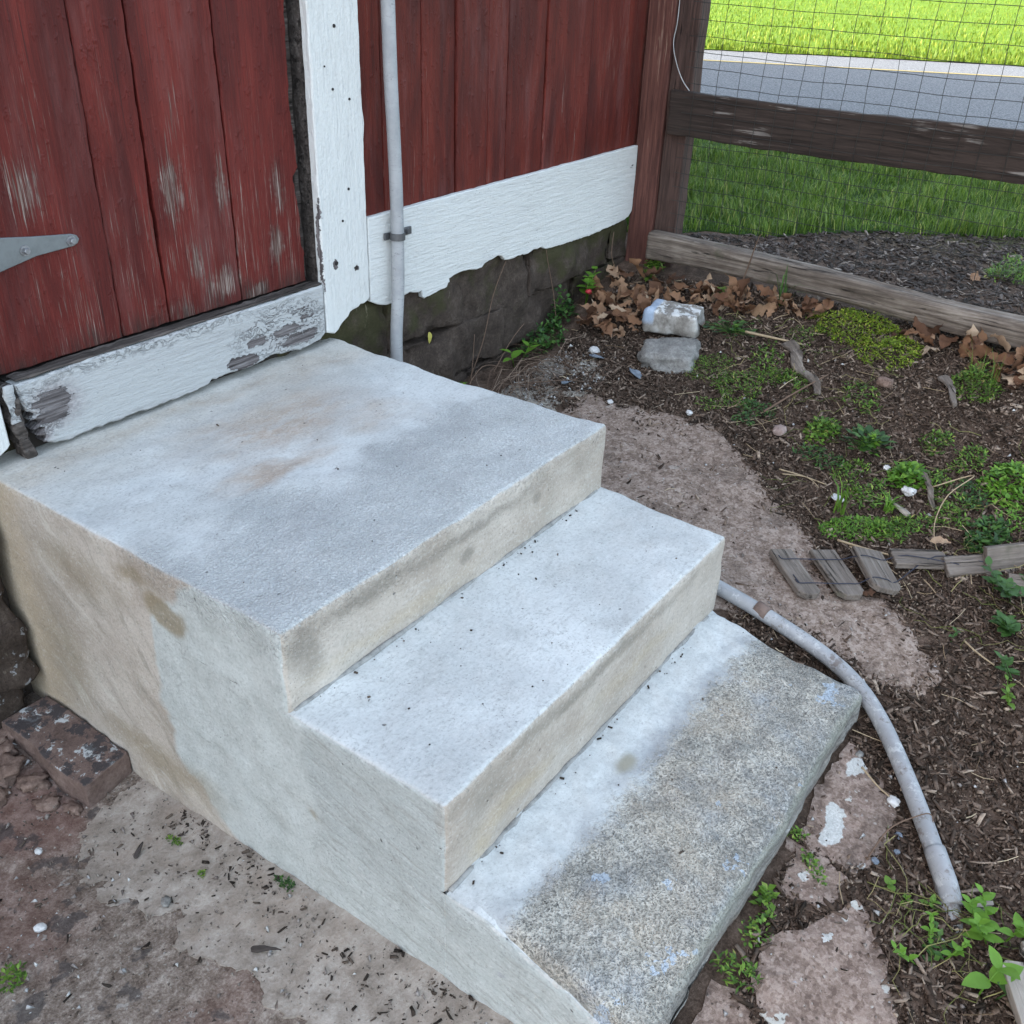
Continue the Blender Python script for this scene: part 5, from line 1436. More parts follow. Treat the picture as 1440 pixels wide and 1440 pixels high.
    for (x, y) in scatter(bed_poly, 900, lambda x, y: np.where(on_slabs(x, y), 0.12, 0.75)):
        l = random.uniform(0.02, 0.11); a = random.uniform(0, 6.28)
        p = []
        for t in (-.5, 0, .5):
            px, py = x + math.cos(a) * l * t, y + math.sin(a) * l * t
            p.append((px + random.uniform(-.06, .06) * l, py + random.uniform(-.06, .06) * l, hz(px, py) + 0.012 + random.uniform(0, .006)))
        parts.append(tube_vf(p, random.uniform(0.0006, 0.0016), 3, False))
    V, F = merge(parts)
    o = pyobj("dry_stalks", V, F, M['straw'], origin=(0, 0, 0)); kind(o, 'stuff', "thin dry stalks scattered over the mulch")
build_litter()

# ================================================================ CONDUIT
def build_conduit():
    path = [(1.378, -0.030, 6.5), (1.378, -0.030, 4.5), (1.378, -0.030, 3.0), (1.378, -0.030, 2.4), (1.380, -0.030, 1.85), (1.385, -0.030, 1.465), (1.393, -0.030, 1.268), (1.398, -0.030, 1.056), (1.393, -0.032, 0.83), (1.374, -0.036, 0.67), (1.362, -0.045, 0.55), (1.345, -0.06, 0.42), (1.32, -0.11, 0.345), (1.29, -0.22, 0.325), (1.262, -0.5, 0.318), (1.25, -0.9, 0.31), (1.245, -1.15, 0.305),
            (1.240, -1.306, 0.297), (1.224, -1.419, 0.283), (1.206, -1.533, 0.262), (1.203, -1.635, 0.242), (1.194, -1.716, 0.229), (1.161, -1.780, 0.216), (1.091, -1.849, 0.199), (1.001, -1.913, 0.188), (0.916, -1.973, 0.180), (0.847, -2.025, 0.173), (0.775, -2.068, 0.165), (0.727, -2.104, 0.155), (0.684, -2.132, 0.133), (0.65, -2.155, 0.10)]
    for _ in range(3):
        path = path[:14] + [tuple((a + 2 * b + c) / 4 for a, b, c in zip(path[i - 1], path[i], path[i + 1])) for i in range(14, len(path) - 1)] + path[-1:]
    t = thing("conduit", "grey conduit strapped to the barn wall and curving along the ground beside the steps", "conduit", (1.38, -0.03, 0.3))
    V, F = tube_vf(smooth_path(path, 6), 0.0205, 18)
    pyobj("pipe", V, F, M['conduit'], t, smooth=True)
    # strap on the skirt board
    zc = 0.985
    pts = []
    V1, F1 = tube_vf([(1.3985, -0.030, zc - 0.011), (1.3985, -0.030, zc + 0.011)], 0.0245, 18)
    V2, F2 = rbox_vf((1.415, -0.012, zc - 0.013), (1.488, -0.003, zc + 0.011), 0.002, 0.01)
    V3, F3 = tube_vf([(1.465, -0.012, zc), (1.465, -0.020, zc)], [0.010, 0.008], 8)
    V4, F4 = rbox_vf((1.362, -0.010, zc - 0.012), (1.385, -0.003, zc + 0.010), 0.002, 0.01)
    V, F = merge([(V1, F1), (V2, F2), (V3, F3), (V4, F4)])
    pyobj("strap", V, F, M['dark_steel'], t)
    # scuffed joint and loose lower sleeve
    a, b = Vector((1.2225, -1.445, 0.279)), Vector((1.2165, -1.482, 0.2725))
    V, F = tube_vf([a, a + (b - a) * .5, b], 0.0212, 16); pyobj("coupling", V, F, M['scuff'], t, smooth=True)
    V, F = tube_vf(smooth_path([(0.790, -2.060, 0.167), (0.760, -2.080, 0.163), (0.727, -2.104, 0.155), (0.695, -2.126, 0.139)], 4), 0.0228, 16); pyobj("sleeve", V, F, M['conduit'], t, smooth=True)
build_conduit()

# ================================================================ FENCE
def build_fence():
    t = thing("rail_fence", "brown rail fence with wire mesh starting at the barn corner", "fence", (3.05, -0.16, 0.6))
    V, F = rbox_vf((3.0, -0.212, 0.45), (3.085, -0.1105, 2.1), 0.006, 0.05, 0.006, 6); pyobj("post", V, F, M['fpost'], t)
    V, F = rbox_vf((3.0, -3.31, 0.45), (3.085, -3.20, 2.1), 0.006, 0.05, 0.006, 6); pyobj("post", V, F, M['fpost'], t)
    def bend(p):
        return (p[0], p[1], p[2] + 0.006 * math.sin(p[1] * 2.6))
    V, F = rbox_vf((2.962, -3.4, 1.128), (2.9985, -0.138, 1.300), 0.006, 0.025, 0.004, 9, warp=bend); pyobj("rail", V, F, M['rail'], t, smooth=True)
    V, F = rbox_vf((2.962, -3.4, 1.90), (2.9985, -0.138, 2.06), 0.007, 0.04, 0.008, 7, warp=bend); pyobj("rail", V, F, M['rail'], t, smooth=True)
    me = None
    zs = [0.64 + 0.0575 * k for k in range(24)]
    ys = [-0.243, -0.346, -0.432, -0.525, -0.604, -0.685, -0.766, -0.852, -0.937, -1.024, -1.118, -1.205, -1.294, -1.372] + [-1.46 - 0.089 * k for k in range(21)]
    mesh_parts = []
    X = 2.955
    o = None
    net = thing_part("wire_mesh", t)
    for i, z in enumerate(zs):
        pts = []
        for k in range(60):
            y = -0.20 - 3.06 * k / 59
            pts.append((X + 0.003 * mnoise.noise(Vector((y * 5, i * 3.1, 7))), y, z + 0.009 * mnoise.noise(Vector((y * 2.3, i * 0.37, 1))) + 0.003 * mnoise.noise(Vector((y * 9, i * 1.9, 2)))))
        V, F = tube_vf(pts, 0.00115, 4, False); pyobj("wire", V, F, M['wire'], net)
    for j, y in enumerate(ys):
        pts = []
        for k in range(40):
            z = 0.63 + 1.36 * k / 39
            pts.append((X + 0.0015 + 0.003 * mnoise.noise(Vector((z * 5, j * 2.7, 3))), y + 0.010 * mnoise.noise(Vector((z * 2.2, j * 0.6, 5))) + 0.006 * mnoise.noise(Vector((z * 8, j * 1.3, 5))), z))
        V, F = tube_vf(pts, 0.0011, 4, False); pyobj("wire", V, F, M['wire'], net)

def thing_part(name, parent):
    """a part that only groups its own pieces"""
    o = bpy.data.objects.new(name, None)
    o.empty_display_size = 0.05
    o.parent = parent
    COL.objects.link(o)
    return o
build_fence()

def build_loose_wire():
    pts = smooth_path([(2.99, -0.118, 1.75), (2.984, -0.125, 1.56), (2.978, -0.120, 1.47), (2.972, -0.145, 1.40), (2.962, -0.185, 1.34), (2.956, -0.225, 1.303)], 5)
    V, F = tube_vf(pts, 0.0018, 6)
    tag(pyobj("loose_wire", V, F, M['steel_light'], smooth=True), "loose white wire hanging down the brown fence post to the rail", "wire")
build_loose_wire()

# split-rail timber on the ground
def build_timber():
    pts = [(2.93, -0.145, 0.676), (2.925, -0.35, 0.680), (2.915, -0.75, 0.678), (2.91, -1.1, 0.666), (2.90, -1.45, 0.650), (2.895, -1.9, 0.645), (2.89, -2.4, 0.64), (2.885, -3.2, 0.635)]
    P = smooth_path(pts, 12)
    V, F = [], []
    n = 40
    for i, p in enumerate(P):
        for k in range(n):
            a = 2 * math.pi * k / n
            sx = 0.052 * (1.0 if math.cos(a) < 0 else 0.9)
            sz = 0.050 + 0.010 * max(0.0, 1 + p.y / 0.8)
            # squarish section, cracked surface
            c, s = math.cos(a), math.sin(a)
            sq = (abs(c) ** 6 + abs(s) ** 6) ** (-1 / 6)
            r = sq * (1 + 0.10 * mnoise.fractal(Vector((c * 2.2, p.y * 1.6, s * 2.2)), .8, 2, 4) + 0.09 * mnoise.noise(Vector((c * 8, p.y * 1.2, s * 8))) + 0.05 * mnoise.noise(Vector((c * 17, p.y * 3, s * 17))))
            V.append((p.x + c * r * sx, p.y, p.z + s * r * sz))
    for i in range(len(P) - 1):
        for k in range(n):
            F.append((i * n + k, (i + 1) * n + k, (i + 1) * n + (k + 1) % n, i * n + (k + 1) % n))
    F.append(tuple(range(n))); F.append(tuple(range((len(P) - 1) * n, len(P) * n))[::-1])
    # rotate into an object whose local x runs along the log so that grain follows it
    V = np.array(V); org = np.array([2.92, -0.1, 0.60])
    R = np.array([[0, 1, 0], [-1, 0, 0], [0, 0, 1]], float)     # local = R^T (world-org)
    loc = (V - org) @ np.array([[0, 1, 0], [-1, 0, 0], [0, 0, 1]], float)
    o = pyobj("timber", loc, F, M['greywood'], smooth=True, origin=(0, 0, 0))
    o.rotation_euler = (0, 0, -math.pi / 2)
    o.location = org.tolist()
    tag(o, "weathered grey split timber lying along the foot of the fence", "timber")
    return o
tim = build_timber()

# ================================================================ STONES
def rock_vf(c, size, seed, amp=0.18, rot=0.0, n=3, boxy=0.5):
    bm = bmesh.new()
    bmesh.ops.create_icosphere(bm, subdivisions=n, radius=1.0)
    V = []
    for v in bm.verts:
        p = v.co.copy()
        m = max(abs(p.x), abs(p.y), abs(p.z))
        p = p * (1 - boxy) + (p / m) * boxy * 0.85
        p *= 1 + amp * mnoise.fractal(v.co * 1.7 + Vector((seed, seed * 2, 0)), .8, 2, 4)
        x, y, z = p.x * size[0], p.y * size[1], p.z * size[2]
        V.append((c[0] + x * math.cos(rot) - y * math.sin(rot), c[1] + x * math.sin(rot) + y * math.cos(rot), c[2] + z))
    F = [tuple(v.index for v in f.verts) for f in bm.faces]
    bm.free()
    return V, F

def block_vf(c, dims, rot, r, amp, ns, step=0.02, warp=None):
    V, F = rbox_vf((-dims[0] / 2, -dims[1] / 2, 0), (dims[0] / 2, dims[1] / 2, dims[2]), r, step, amp, ns, warp=warp)
    return V, F

def placed(name, V, F, mat, loc, rot=(0, 0, 0), parent=None, smooth=True):
    o = pyobj(name, V, F, mat, parent, smooth, origin=(0, 0, 0))
    o.location = loc
    o.rotation_euler = rot
    return o

def build_stones():
    # whitewashed block sitting on a rough stone by the leaves
    V, F = block_vf(None, (0.17, 0.22, 0.09), 0, 0.014, 0.014, 9, 0.014, warp=lambda p: (p[0] * (1 - 0.9 * p[2]), p[1] * (1 - 0.7 * p[2]), p[2]))
    o = placed("block", V, F, M['block'], (2.555, -0.475, 0.468), (0.0, -0.06, 0.22))
    tag(o, "white painted block lying on the rough grey stone", "block")
    V, F = rock_vf((0, 0, 0.035), (0.115, 0.125, 0.062), 3.3, 0.22, 0, 4, 0.55)
    o = placed("stone", V, F, M['rough_stone'], (2.385, -0.555, 0.385), (0, -0.1, 0.3))
    tag(o, "rough grey stone in front of the white painted block", "stone")
    # lichened brownstone slab against the left flank
    def bw(p):
        return (p[0] + 0.10 * (p[1] + 0.1) * (p[1] > -0.1) * -0.3, p[1], p[2] + 0.02 * p[0])
    V, F = rbox_vf((-0.066, -0.178, 0), (0.066, 0.178, 0.082), 0.005, 0.010, 0.004, 16, warp=lambda p: (p[0] + (0.006 * math.sin(p[1] * 17) if p[0] < 0 else 0), p[1] + (0.008 * math.sin(p[0] * 25) if p[1] < -0.1 else 0), p[2]))
    o = placed("stone_slab", V, F, M['brown_stone'], (-0.069, -0.182, -0.040), (0, 0.0, 0.0))
    tag(o, "brown stone slab spotted with white lichen against the left flank of the steps", "stone")
    # crumbled red rubble left of it
    for i, (x, y, s) in enumerate([(-0.165, -0.05, .035), (-0.20, -0.12, .045), (-0.175, -0.20, .03), (-0.15, -0.01, .045), (-0.23, -0.03, .05), (-0.19, -0.28, .026), (-0.16, -0.34, .02), (-0.26, -0.18, .03), (-0.11, 0.0, .035)]):
        V, F = rock_vf((0, 0, 0), (s * .8, s * 1.1, s * 0.55), i * 2.7, 0.55, i, 3, 0.6)
        o = placed("rubble", V, F, M['red_stone'], (x, y, hz(x, y) + s * 0.25), (0, 0, i * 1.1))
        tag(o, "crumbled red brown stone piece between the brown slab and the barn foundation", "rubble", "crumbled red stone by the slab")
    L = [("pebble", 2.133, -1.121, .028, 'pink_stone', "pinkish rounded stone beside the green weed mat at the path edge", 0.2),
         ("pebble", 2.516, -1.34, .030, 'red_stone', "dull red stone half buried in mulch below the lime weed mound", 0.2),
         ("pebble", 2.30, -0.26, .022, 'white_stone', "whitish lump near the wall weeds left of the white block", 0.3),
         ("pebble", 2.038, -1.60, .022, 'white_stone', "white chalky lump under the bright clover mound", 0.4),
         ("pebble", 2.12, -1.50, .013, 'white_stone', "small pale pebble above the bright clover mound", 0.3),
         ("pebble", 0.886, -1.946, .015, 'white_stone', "flat cream pebble on the corner of the upper flagstone beside the conduit", 0.3),
         ("pebble", 0.975, -1.835, .010, 'rough_stone', "small grey pebble below the front corner of the stone step", 0.3),
         ("pebble", 0.80, -1.985, .009, 'slate', "bluish pebble in the bare soil below the upper flagstone", 0.3),
         ("pebble", 0.755, -1.995, .007, 'slate', "tiny bluish pebble nearest the conduit in the bare soil", 0.3),
         ("pebble", 0.70, -1.965, .009, 'slate', "bluish grey pebble beside the little round leaved seedling", 0.3),
         ("pebble", 1.995, -0.52, .012, 'white_stone', "small white stone on the path behind the landing corner", 0.3),
         ("pebble", 2.08, -0.80, .014, 'white_stone', "cream stone chip at the upper edge of the pink path", 0.3),
         ("pebble", -0.40, -0.60, .012, 'white_stone', "white stone chip on the red brown yard", 0.3),
         ("pebble", -0.205, -0.755, .013, 'rough_stone', "small tan stone on the edge of the spilled cement", 0.3),
         ("pebble", -0.285, -0.40, .009, 'white_stone', "tiny white chip on the reddish yard below the brown slab", 0.3)]
    for i, (nm, x, y, s, m, lb, am) in enumerate(L):
        V, F = rock_vf((0, 0, 0), (s, s * 0.85, s * 0.62), 5 + i * 1.9, am, i * 0.7, 3, 0.25)
        o = placed(nm, V, F, M[m], (x, y, hz(x, y) + s * 0.45 + 0.006), (0, 0, i * 0.8))
        tag(o, lb, "pebble")
    # slates and flat scraps
    for i, (nm, x, y, s, m, lb, cat) in enumerate([("slate_chip", 2.21, -0.505, .035, 'slate', "flat blue slate chip beside the rough grey stone", "slate"),
                                       ("slate_chip", 2.26, -0.30, .026, 'slate', "small slate chip on the crumbled mortar", "slate"),
                                       ("slate_chip", 2.03, -0.30, .022, 'slate', "slate chip nearest the landing on the crumbled mortar", "slate"),
                                       ("mussel_shell", 1.905, -1.418, .026, 'paper', "flat white shell scrap at the top of the grassy tuft", "shell")]):
        V, F = rbox_vf((-s, -s * 0.6, 0), (s, s * 0.6, 0.005), 0.002, 0.008, 0.004, 20, warp=lambda p: (p[0] * (1 + 0.25 * math.sin(p[1] * 90)), p[1] * (1 - 0.5 * (p[0] / s) ** 2), p[2] + 0.3 * p[1] * p[1] / s))
        o = placed(nm, V, F, M[m], (x, y, hz(x, y) + 0.014), (0.1, -0.12, 1.0 + i))
        tag(o, lb, cat)
build_stones()

# ================================================================ BARK, STICKS, STALKS
def stick(name, pts, r, mat, label, cat, n=6, taper=0.6):
    P = smooth_path(pts, 5)
    rr = [r * (1 - (1 - taper) * i / (len(P) - 1)) for i in range(len(P))]
    V, F = tube_vf(P, rr, n)
    return tag(pyobj(name, V, F, mat, smooth=True), label, cat)

def gp(x, y, o=0.012):
    return (x, y, hz(x, y) + o)

def build_sticks():
    def shard(x0, y0, x1, y1, wd, label, mat, th=0.012, name="wood_shard"):
        a, b = Vector((x0, y0, hz(x0, y0) + 0.014)), Vector((x1, y1, hz(x1, y1) + 0.014))
        L = (b - a).length
        V, F = rbox_vf((0, -wd / 2, 0), (L, wd / 2, th), 0.003, 0.012, 0.008, 22, warp=lambda p: (p[0], p[1] * (1 - 0.55 * p[0] / L) + 0.010 * math.sin(p[0] * 30), p[2] + 0.004 * math.sin(p[0] * 25)))
        d = b - a
        o = placed(name, V, F, mat, a, (0.15, -math.asin(d.z / L), math.atan2(d.y, d.x)))
        tag(o, label, "wood piece")
    shard(2.60, -0.93, 2.37, -1.16, 0.055, "weathered grey wood shard lying in the mulch left of the lime weed mound", M['greywood'])
    shard(2.13, -1.60, 2.00, -1.70, 0.028, "grey splinter leaning beside the bright clover mound", M['greywood'])
    shard(2.62, -1.50, 2.50, -1.60, 0.035, "flat grey bark strip right of the dull red stone", M['picket'])
    shard(1.93, -1.64, 1.97, -1.56, 0.018, "short pale chip just below the white chalky lump", M['pale_picket'])
    shard(0.70, -2.16, 0.73, -2.20, 0.022, "thick pale bark chip just right of the buried conduit end", M['pale_picket'])
    shard(-0.182, -1.00, -0.155, -1.06, 0.011, "dark bark sliver on the spilled cement below the stone slab", M['rot'], 0.006)
    shard(-0.17, -0.60, -0.13, -0.585, 0.009, "black twig stub in the middle of the spilled cement", M['rot'], 0.006)
    stick("stick", [gp(2.59, -0.764, .03), gp(2.60, -0.87, .024), gp(2.615, -0.985, .016)], 0.006, M['straw'], "tan split stick across the weeds right of the white block", "stick")
    stick("stick", [gp(2.20, -1.03, .02), gp(2.33, -1.08, .022), gp(2.47, -1.15, .028)], 0.0045, M['twig'], "thin brown stick leaning over the grey wood shard", "stick")
    stick("stalk", [gp(1.945, -1.205, .018), gp(1.95, -1.28, .02), gp(1.955, -1.365, .014)], 0.0028, M['straw'], "bleached straw stalk at the path edge below the pinkish stone", "stalk")
    stick("stalk", [gp(1.925, -1.225, .02), gp(1.945, -1.30, .024), gp(1.93, -1.35, .014)], 0.0022, M['straw'], "second bleached stalk lying against the straw at the path edge", "stalk")
    stick("stalk", [gp(1.70, -1.50, .026), gp(1.705, -1.60, .028), gp(1.735, -1.72, .022)], 0.0040, M['straw'], "thick pale stalk lying just behind the picket edging", "stalk")
    stick("stalk", [gp(1.69, -1.54, .026), gp(1.68, -1.63, .026), gp(1.70, -1.71, .018)], 0.0028, M['straw'], "thinner pale stalk forking off behind the picket edging", "stalk")
    stick("vine", [gp(2.07, -1.66, .03), gp(2.12, -1.76, .07), gp(2.00, -1.72, .07), gp(1.90, -1.72, .04), gp(1.81, -1.76, .025), gp(1.80, -1.80, .02)], 0.0022, M['straw'], "bare looping vine stem right of the bright clover mound", "vine")
    stick("vine", [gp(0.69, -1.95, .012), gp(0.76, -1.965, .05), gp(0.82, -2.0, .06), gp(0.855, -2.03, .055), gp(0.80, -2.05, .03)], 0.0020, M['twig'], "thin arched stem in front of the lower conduit", "vine")
    stick("stalk", [gp(0.93, -1.855, .02), gp(0.90, -1.90, .02), gp(0.885, -1.935, .02)], 0.0026, M['straw'], "forked pale stalk on the upper flagstone", "stalk")
    stick("stalk", [gp(1.50, -1.93, .015), gp(1.47, -1.97, .02), gp(1.455, -2.02, .015)], 0.0030, M['straw'], "short pale stalk on the mulch below the picket edging", "stalk")
    stick("stalk", [gp(2.85, -0.60, .01), (2.865, -0.62, 0.66), (2.845, -0.655, 0.80), (2.835, -0.67, 0.83)], 0.0034, M['twig'], "thin brown stem standing up in front of the timber", "stalk", taper=0.5)
    # dead stems on the foundation
    for i, p in enumerate([[(1.84, 0.02, .33), (1.90, 0.0, .48), (1.98, .015, .64), (2.05, .01, .76)], [(1.80, -0.02, .33), (1.84, 0.0, .43), (1.86, 0.01, .52)], [(2.40, -0.01, .42), (2.38, 0.0, .55), (2.33, .005, .70), (2.31, .008, .77)],
                           [(2.86, -0.03, .53), (2.82, -0.01, .62), (2.84, 0.0, .72)], [(1.93, -0.03, .35), (2.05, -0.02, .44), (2.13, -0.03, .50)], [(1.75, -0.03, .33), (1.86, -0.03, .40), (1.97, -0.05, .37)]]):
        stick("dry_stalk", p, 0.0022, M['twig'], ["tall dead stem curving up the dark foundation", "short dead stem near the landing on the foundation", "bare reddish stem reaching up to the white skirt", "dry stem at the barn corner", "tangled dry stem over the wall weeds", "low dry stem crossing the wall weeds"][i], "stem")
    # nest of dry grass behind the landing
    parts = []
    for i in range(90):
        x, y = 2.02 + random.gauss(0, .13), -0.12 + random.gauss(0, .06)
        a = random.gauss(0.2, 0.7) ; l = random.uniform(.05, .2)
        pts = [(x + math.cos(a) * l * t, y + math.sin(a) * l * t - .03 * (t * t), hz(x, y) + 0.012 + random.uniform(0, .05) * (1 - t * t)) for t in (-1, -.3, .4, 1)]
        parts.append(tube_vf(pts, random.uniform(.0007, .0014), 3, False))
    V, F = merge(parts)
    kind(pyobj("dry_grass", V, F, M['twig'], origin=(2.0, -.1, .3)), 'stuff', "tangle of dry brown grass between landing and wall weeds")
build_sticks()

# ================================================================ PICKET EDGING
def picket_vf(L, Wd, T, ear=0.018, ears=True):
    """flat picket with clipped corners at one end: local x along its length"""
    o = [(0, -Wd / 2), (L - ear, -Wd / 2), (L, -Wd / 2 + ear), (L, Wd / 2 - ear), (L - ear, Wd / 2), (0, Wd / 2)] if ears else [(0, -Wd / 2), (L, -Wd / 2), (L, Wd / 2), (0, Wd / 2)]
    V, F = prism_vf(o, 0, T, 0.0025)
    return [(x, z, -y + T) for x, y, z in V], F     # outline (x,z) -> (x,y), front up

def build_edging():
    t = thing("picket_edging", "fallen grey picket edging lying at the end of the pink path", "garden edging", (1.45, -1.5, 0.24))
    base = world_loc(t)
    # position of the butt end, direction (deg), pitch, roll about own length, length, width
    L = [((1.527, -1.385, 0.285), -131.5, 0.10, -0.12, 0.205, 0.070),
         ((1.607, -1.483, 0.282), -133, 0.10, -0.10, 0.205, 0.082),
         ((1.667, -1.590, 0.300), -137, 0.20, -0.30, 0.165, 0.100),
         ((1.690, -1.665, 0.292), -54, 0.0, 0.12, 0.16, 0.070),
         ((1.745, -1.800, 0.292), -48, -0.05, 0.55, 0.15, 0.060),
         ((1.815, -1.885, 0.318), -45, -0.05, 1.25, 0.15, 0.085),
         ((1.775, -1.965, 0.290), -70, 0.0, 0.7, 0.12, 0.060)]
    L = [((p[0], p[1], p[2] - 0.012), *q) for p, *q in L]
    for i, (p, dr, pitch, roll, ln, wd) in enumerate(L):
        V, F = picket_vf(ln, wd, 0.018)
        o = pyobj("picket", V, F, M['picket'], t, origin=(0, 0, 0))
        o.location = Vector(p) - base
        o.rotation_euler = (roll, pitch, math.radians(dr))
    # wires stapled across
    def wire(pts, r=0.0016):
        V, F = tube_vf(smooth_path(pts, 3), r, 5); pyobj("wire", V, F, M['bluewire'], t)
    def on(i, fx, fy, lift=0.0205):
        p, dr, pitch, roll, ln, wd = L[i]
        m = Matrix.Translation(p) @ Matrix.Rotation(math.radians(dr), 4, 'Z') @ Matrix.Rotation(pitch, 4, 'Y') @ Matrix.Rotation(roll, 4, 'X')
        return m @ Vector((fx * ln, fy * wd, lift))
    for fx in (0.25, 0.78):
        wire([on(0, fx - .08, -.35), on(0, fx, -.28), on(0, fx, .3), on(1, fx, -.4), on(1, fx, .1), on(1, fx, .42), on(2, fx, -.4), on(2, fx, .1), on(2, fx, .4), on(3, fx, 0), on(4, fx, 0)])
    wire([on(0, .60, -.30), on(0, .78, -.28)])
    t2 = thing("picket_edging", "pale grey picket ends poking in at the lower right corner", "garden edging", (0.57, -2.30, 0.11))
    b2 = world_loc(t2)
    for p, dr, pitch, roll, ln, wd in (((0.505, -2.33, 0.150), 30, -0.05, 0.05, 0.125, 0.085), ((0.640, -2.325, 0.150), 62, -0.05, 0.1, 0.07, 0.05)):
        V, F = picket_vf(ln, wd, 0.018, 0.012)
        o = pyobj("picket", V, F, M['pale_picket'], t2, origin=(0, 0, 0))
        o.location = Vector(p) - b2
        o.rotation_euler = (roll, pitch, math.radians(dr))
build_edging()

# ================================================================ DEAD OAK LEAVES
def oak_leaf_mesh(seed):
    rnd = random.Random(seed)
    # half-outline of a lobed leaf: (along, half width)
    sn = rnd.uniform(0.0, 0.09)
    half = [(0.0, 0.006), (0.12, 0.06), (0.20, 0.15), (0.27, 0.17), (0.31, 0.10 + sn * .5), (0.40, 0.13 + sn * .5), (0.46, 0.25), (0.53, 0.26), (0.58, 0.14 + sn), (0.66, 0.14 + sn), (0.72, 0.24), (0.79, 0.22), (0.83, 0.12 + sn * .6), (0.92, 0.09), (1.0, 0.0)]
    k1, k2, k3 = rnd.uniform(1.2, 4.2) * rnd.choice((-1, 1)), rnd.uniform(2.0, 6.5) * rnd.choice((-1, 1)), rnd.uniform(-1.4, 1.4)
    k4 = rnd.uniform(-0.7, 0.9)
    nub = rnd.uniform(0.65, 1.1)
    V, F = [], []
    def put(u, v):
        v *= nub
        x = u - 0.5
        # curl along and across
        z = 0.10 * k2 * v * v * 4 + k4 * abs(v) + 0.12 * k1 * x * x + 0.35 * k3 * x * v + 0.05 * math.sin(u * 9 + seed) * v * 4 + 0.05 * math.sin(u * 14 + v * 11 + seed)
        V.append((x, v, z))
        return len(V) - 1
    ring = []
    for u, wv in half:
        j = rnd.uniform(0.85, 1.15)
        c = put(u, 0.0)
        a = put(min(1, u + rnd.uniform(-.015, .015)), wv * j); b = put(u, -wv * j * rnd.uniform(.85, 1.1))
        ring.append((a, c, b))
    for i in range(len(ring) - 1):
        a, c, b = ring[i]; a2, c2, b2 = ring[i + 1]
        F += [(c, c2, a2, a), (b, b2, c2, c)]
    # stalk
    s = len(V)
    V += [(-0.5, 0.006, 0.0), (-0.5, -0.006, 0.0), (-0.66, 0.0, 0.03)]
    F.append((s, s + 1, s + 2))
    me = bpy.data.meshes.new("oak_leaf")
    me.from_pydata(V, [], F)
    me.polygons.foreach_set('use_smooth', [True] * len(me.polygons))
    me.materials.append(M['leaf'])
    return me

def build_leaves():
    meshes = [oak_leaf_mesh(i) for i in range(16)]
    first = [bpy.data.objects.new("oak_leaf", m) for m in meshes]
    k = [0]
    def put(x, y, z, s, rot, label, group):
        i = k[0] % 16
        o = first[i] if k[0] < 16 else first[i].copy()
        COL.objects.link(o)
        o.location = (x, y, z)
        o.scale = (s, s, s)
        o.rotation_euler = rot
        tag(o, label, "leaf", group)
        k[0] += 1
    def drift(poly, n, label, group, pile=0.04, smin=0.06, smax=0.125):
        P = np.array(poly); c = 0
        while c < n:
            x, y = random.uniform(P[:, 0].min(), P[:, 0].max()), random.uniform(P[:, 1].min(), P[:, 1].max())
            if not bool(inside(poly, np.array([x]), np.array([y]))[0]):
                continue
            if 2.42 < x < 2.63 and -0.60 < y < -0.35:
                continue
            put(x, y, hz(x, y) + 0.018 + random.uniform(0, pile), random.uniform(smin, smax), (random.gauss(0, .7), random.gauss(0, .7), random.uniform(0, 6.28)), label(x, y), group)
            c += 1
    g = "dead oak leaves blown against the barn and timber"
    drift([(2.42, -0.12), (2.62, -0.02), (2.86, -0.03), (2.86, -0.22), (2.70, -0.36), (2.62, -0.36), (2.48, -0.38), (2.40, -0.30)], 78, lambda x, y: "brown oak leaf piled at the foot of the barn corner post" if x > 2.70 and y > -0.2 else
          ("brown oak leaf in the drift against the dark foundation" if y > -0.12 else ("brown oak leaf in the drift just left of the white painted block" if x < 2.58 else "brown oak leaf in the drift just behind the white painted block")), g, 0.05)
    drift([(2.70, -0.33), (2.86, -0.20), (2.87, -0.60), (2.87, -0.98), (2.79, -0.98), (2.72, -0.72), (2.66, -0.60), (2.68, -0.42)], 74, lambda x, y: "brown oak leaf between the white painted block and the timber end" if y > -0.52 else
          ("brown oak leaf against the timber round the thin standing stem" if y > -0.74 else "brown oak leaf against the timber between grass blades and lime weed mound"), g, 0.045)
    drift([(2.80, -1.30), (2.86, -1.26), (2.86, -2.1), (2.62, -2.0), (2.65, -1.72), (2.72, -1.48)], 84, lambda x, y: "brown oak leaf right next to the lime weed mound under the timber" if y > -1.45 else
          ("brown oak leaf behind the round fine leaved weed below the timber" if y > -1.68 else "brown oak leaf at the right edge below the timber"), g, 0.05)
    for x, y, z, s, lb in ((3.52, -1.37, 0, .10, "brown oak leaf lying nearest the timber on the dark mulch beyond it"), (3.62, -1.47, 0, .09, "second brown oak leaf on the dark mulch beyond the timber"),
                           (1.500, -1.655, 0.018, .055, "small curled brown leaf at the foot of the third picket"), (1.83, -1.76, .02, .06, "rusty leaf lying behind the upright pickets"), (2.10, -2.0, .02, .07, "tan leaf among the weeds at the right edge of the bed")):
        put(x, y, hz(x, y) + 0.02 + z, s, (random.gauss(0, .4), random.gauss(0, .4), random.uniform(0, 6)), lb, None)
    # upright pale leaf at the corner
    put(2.80, -0.16, hz(2.80, -0.16) + 0.09, 0.13, (0.6, -0.9, 2.2), "large pale leaf standing upright at the barn corner", None)
build_leaves()

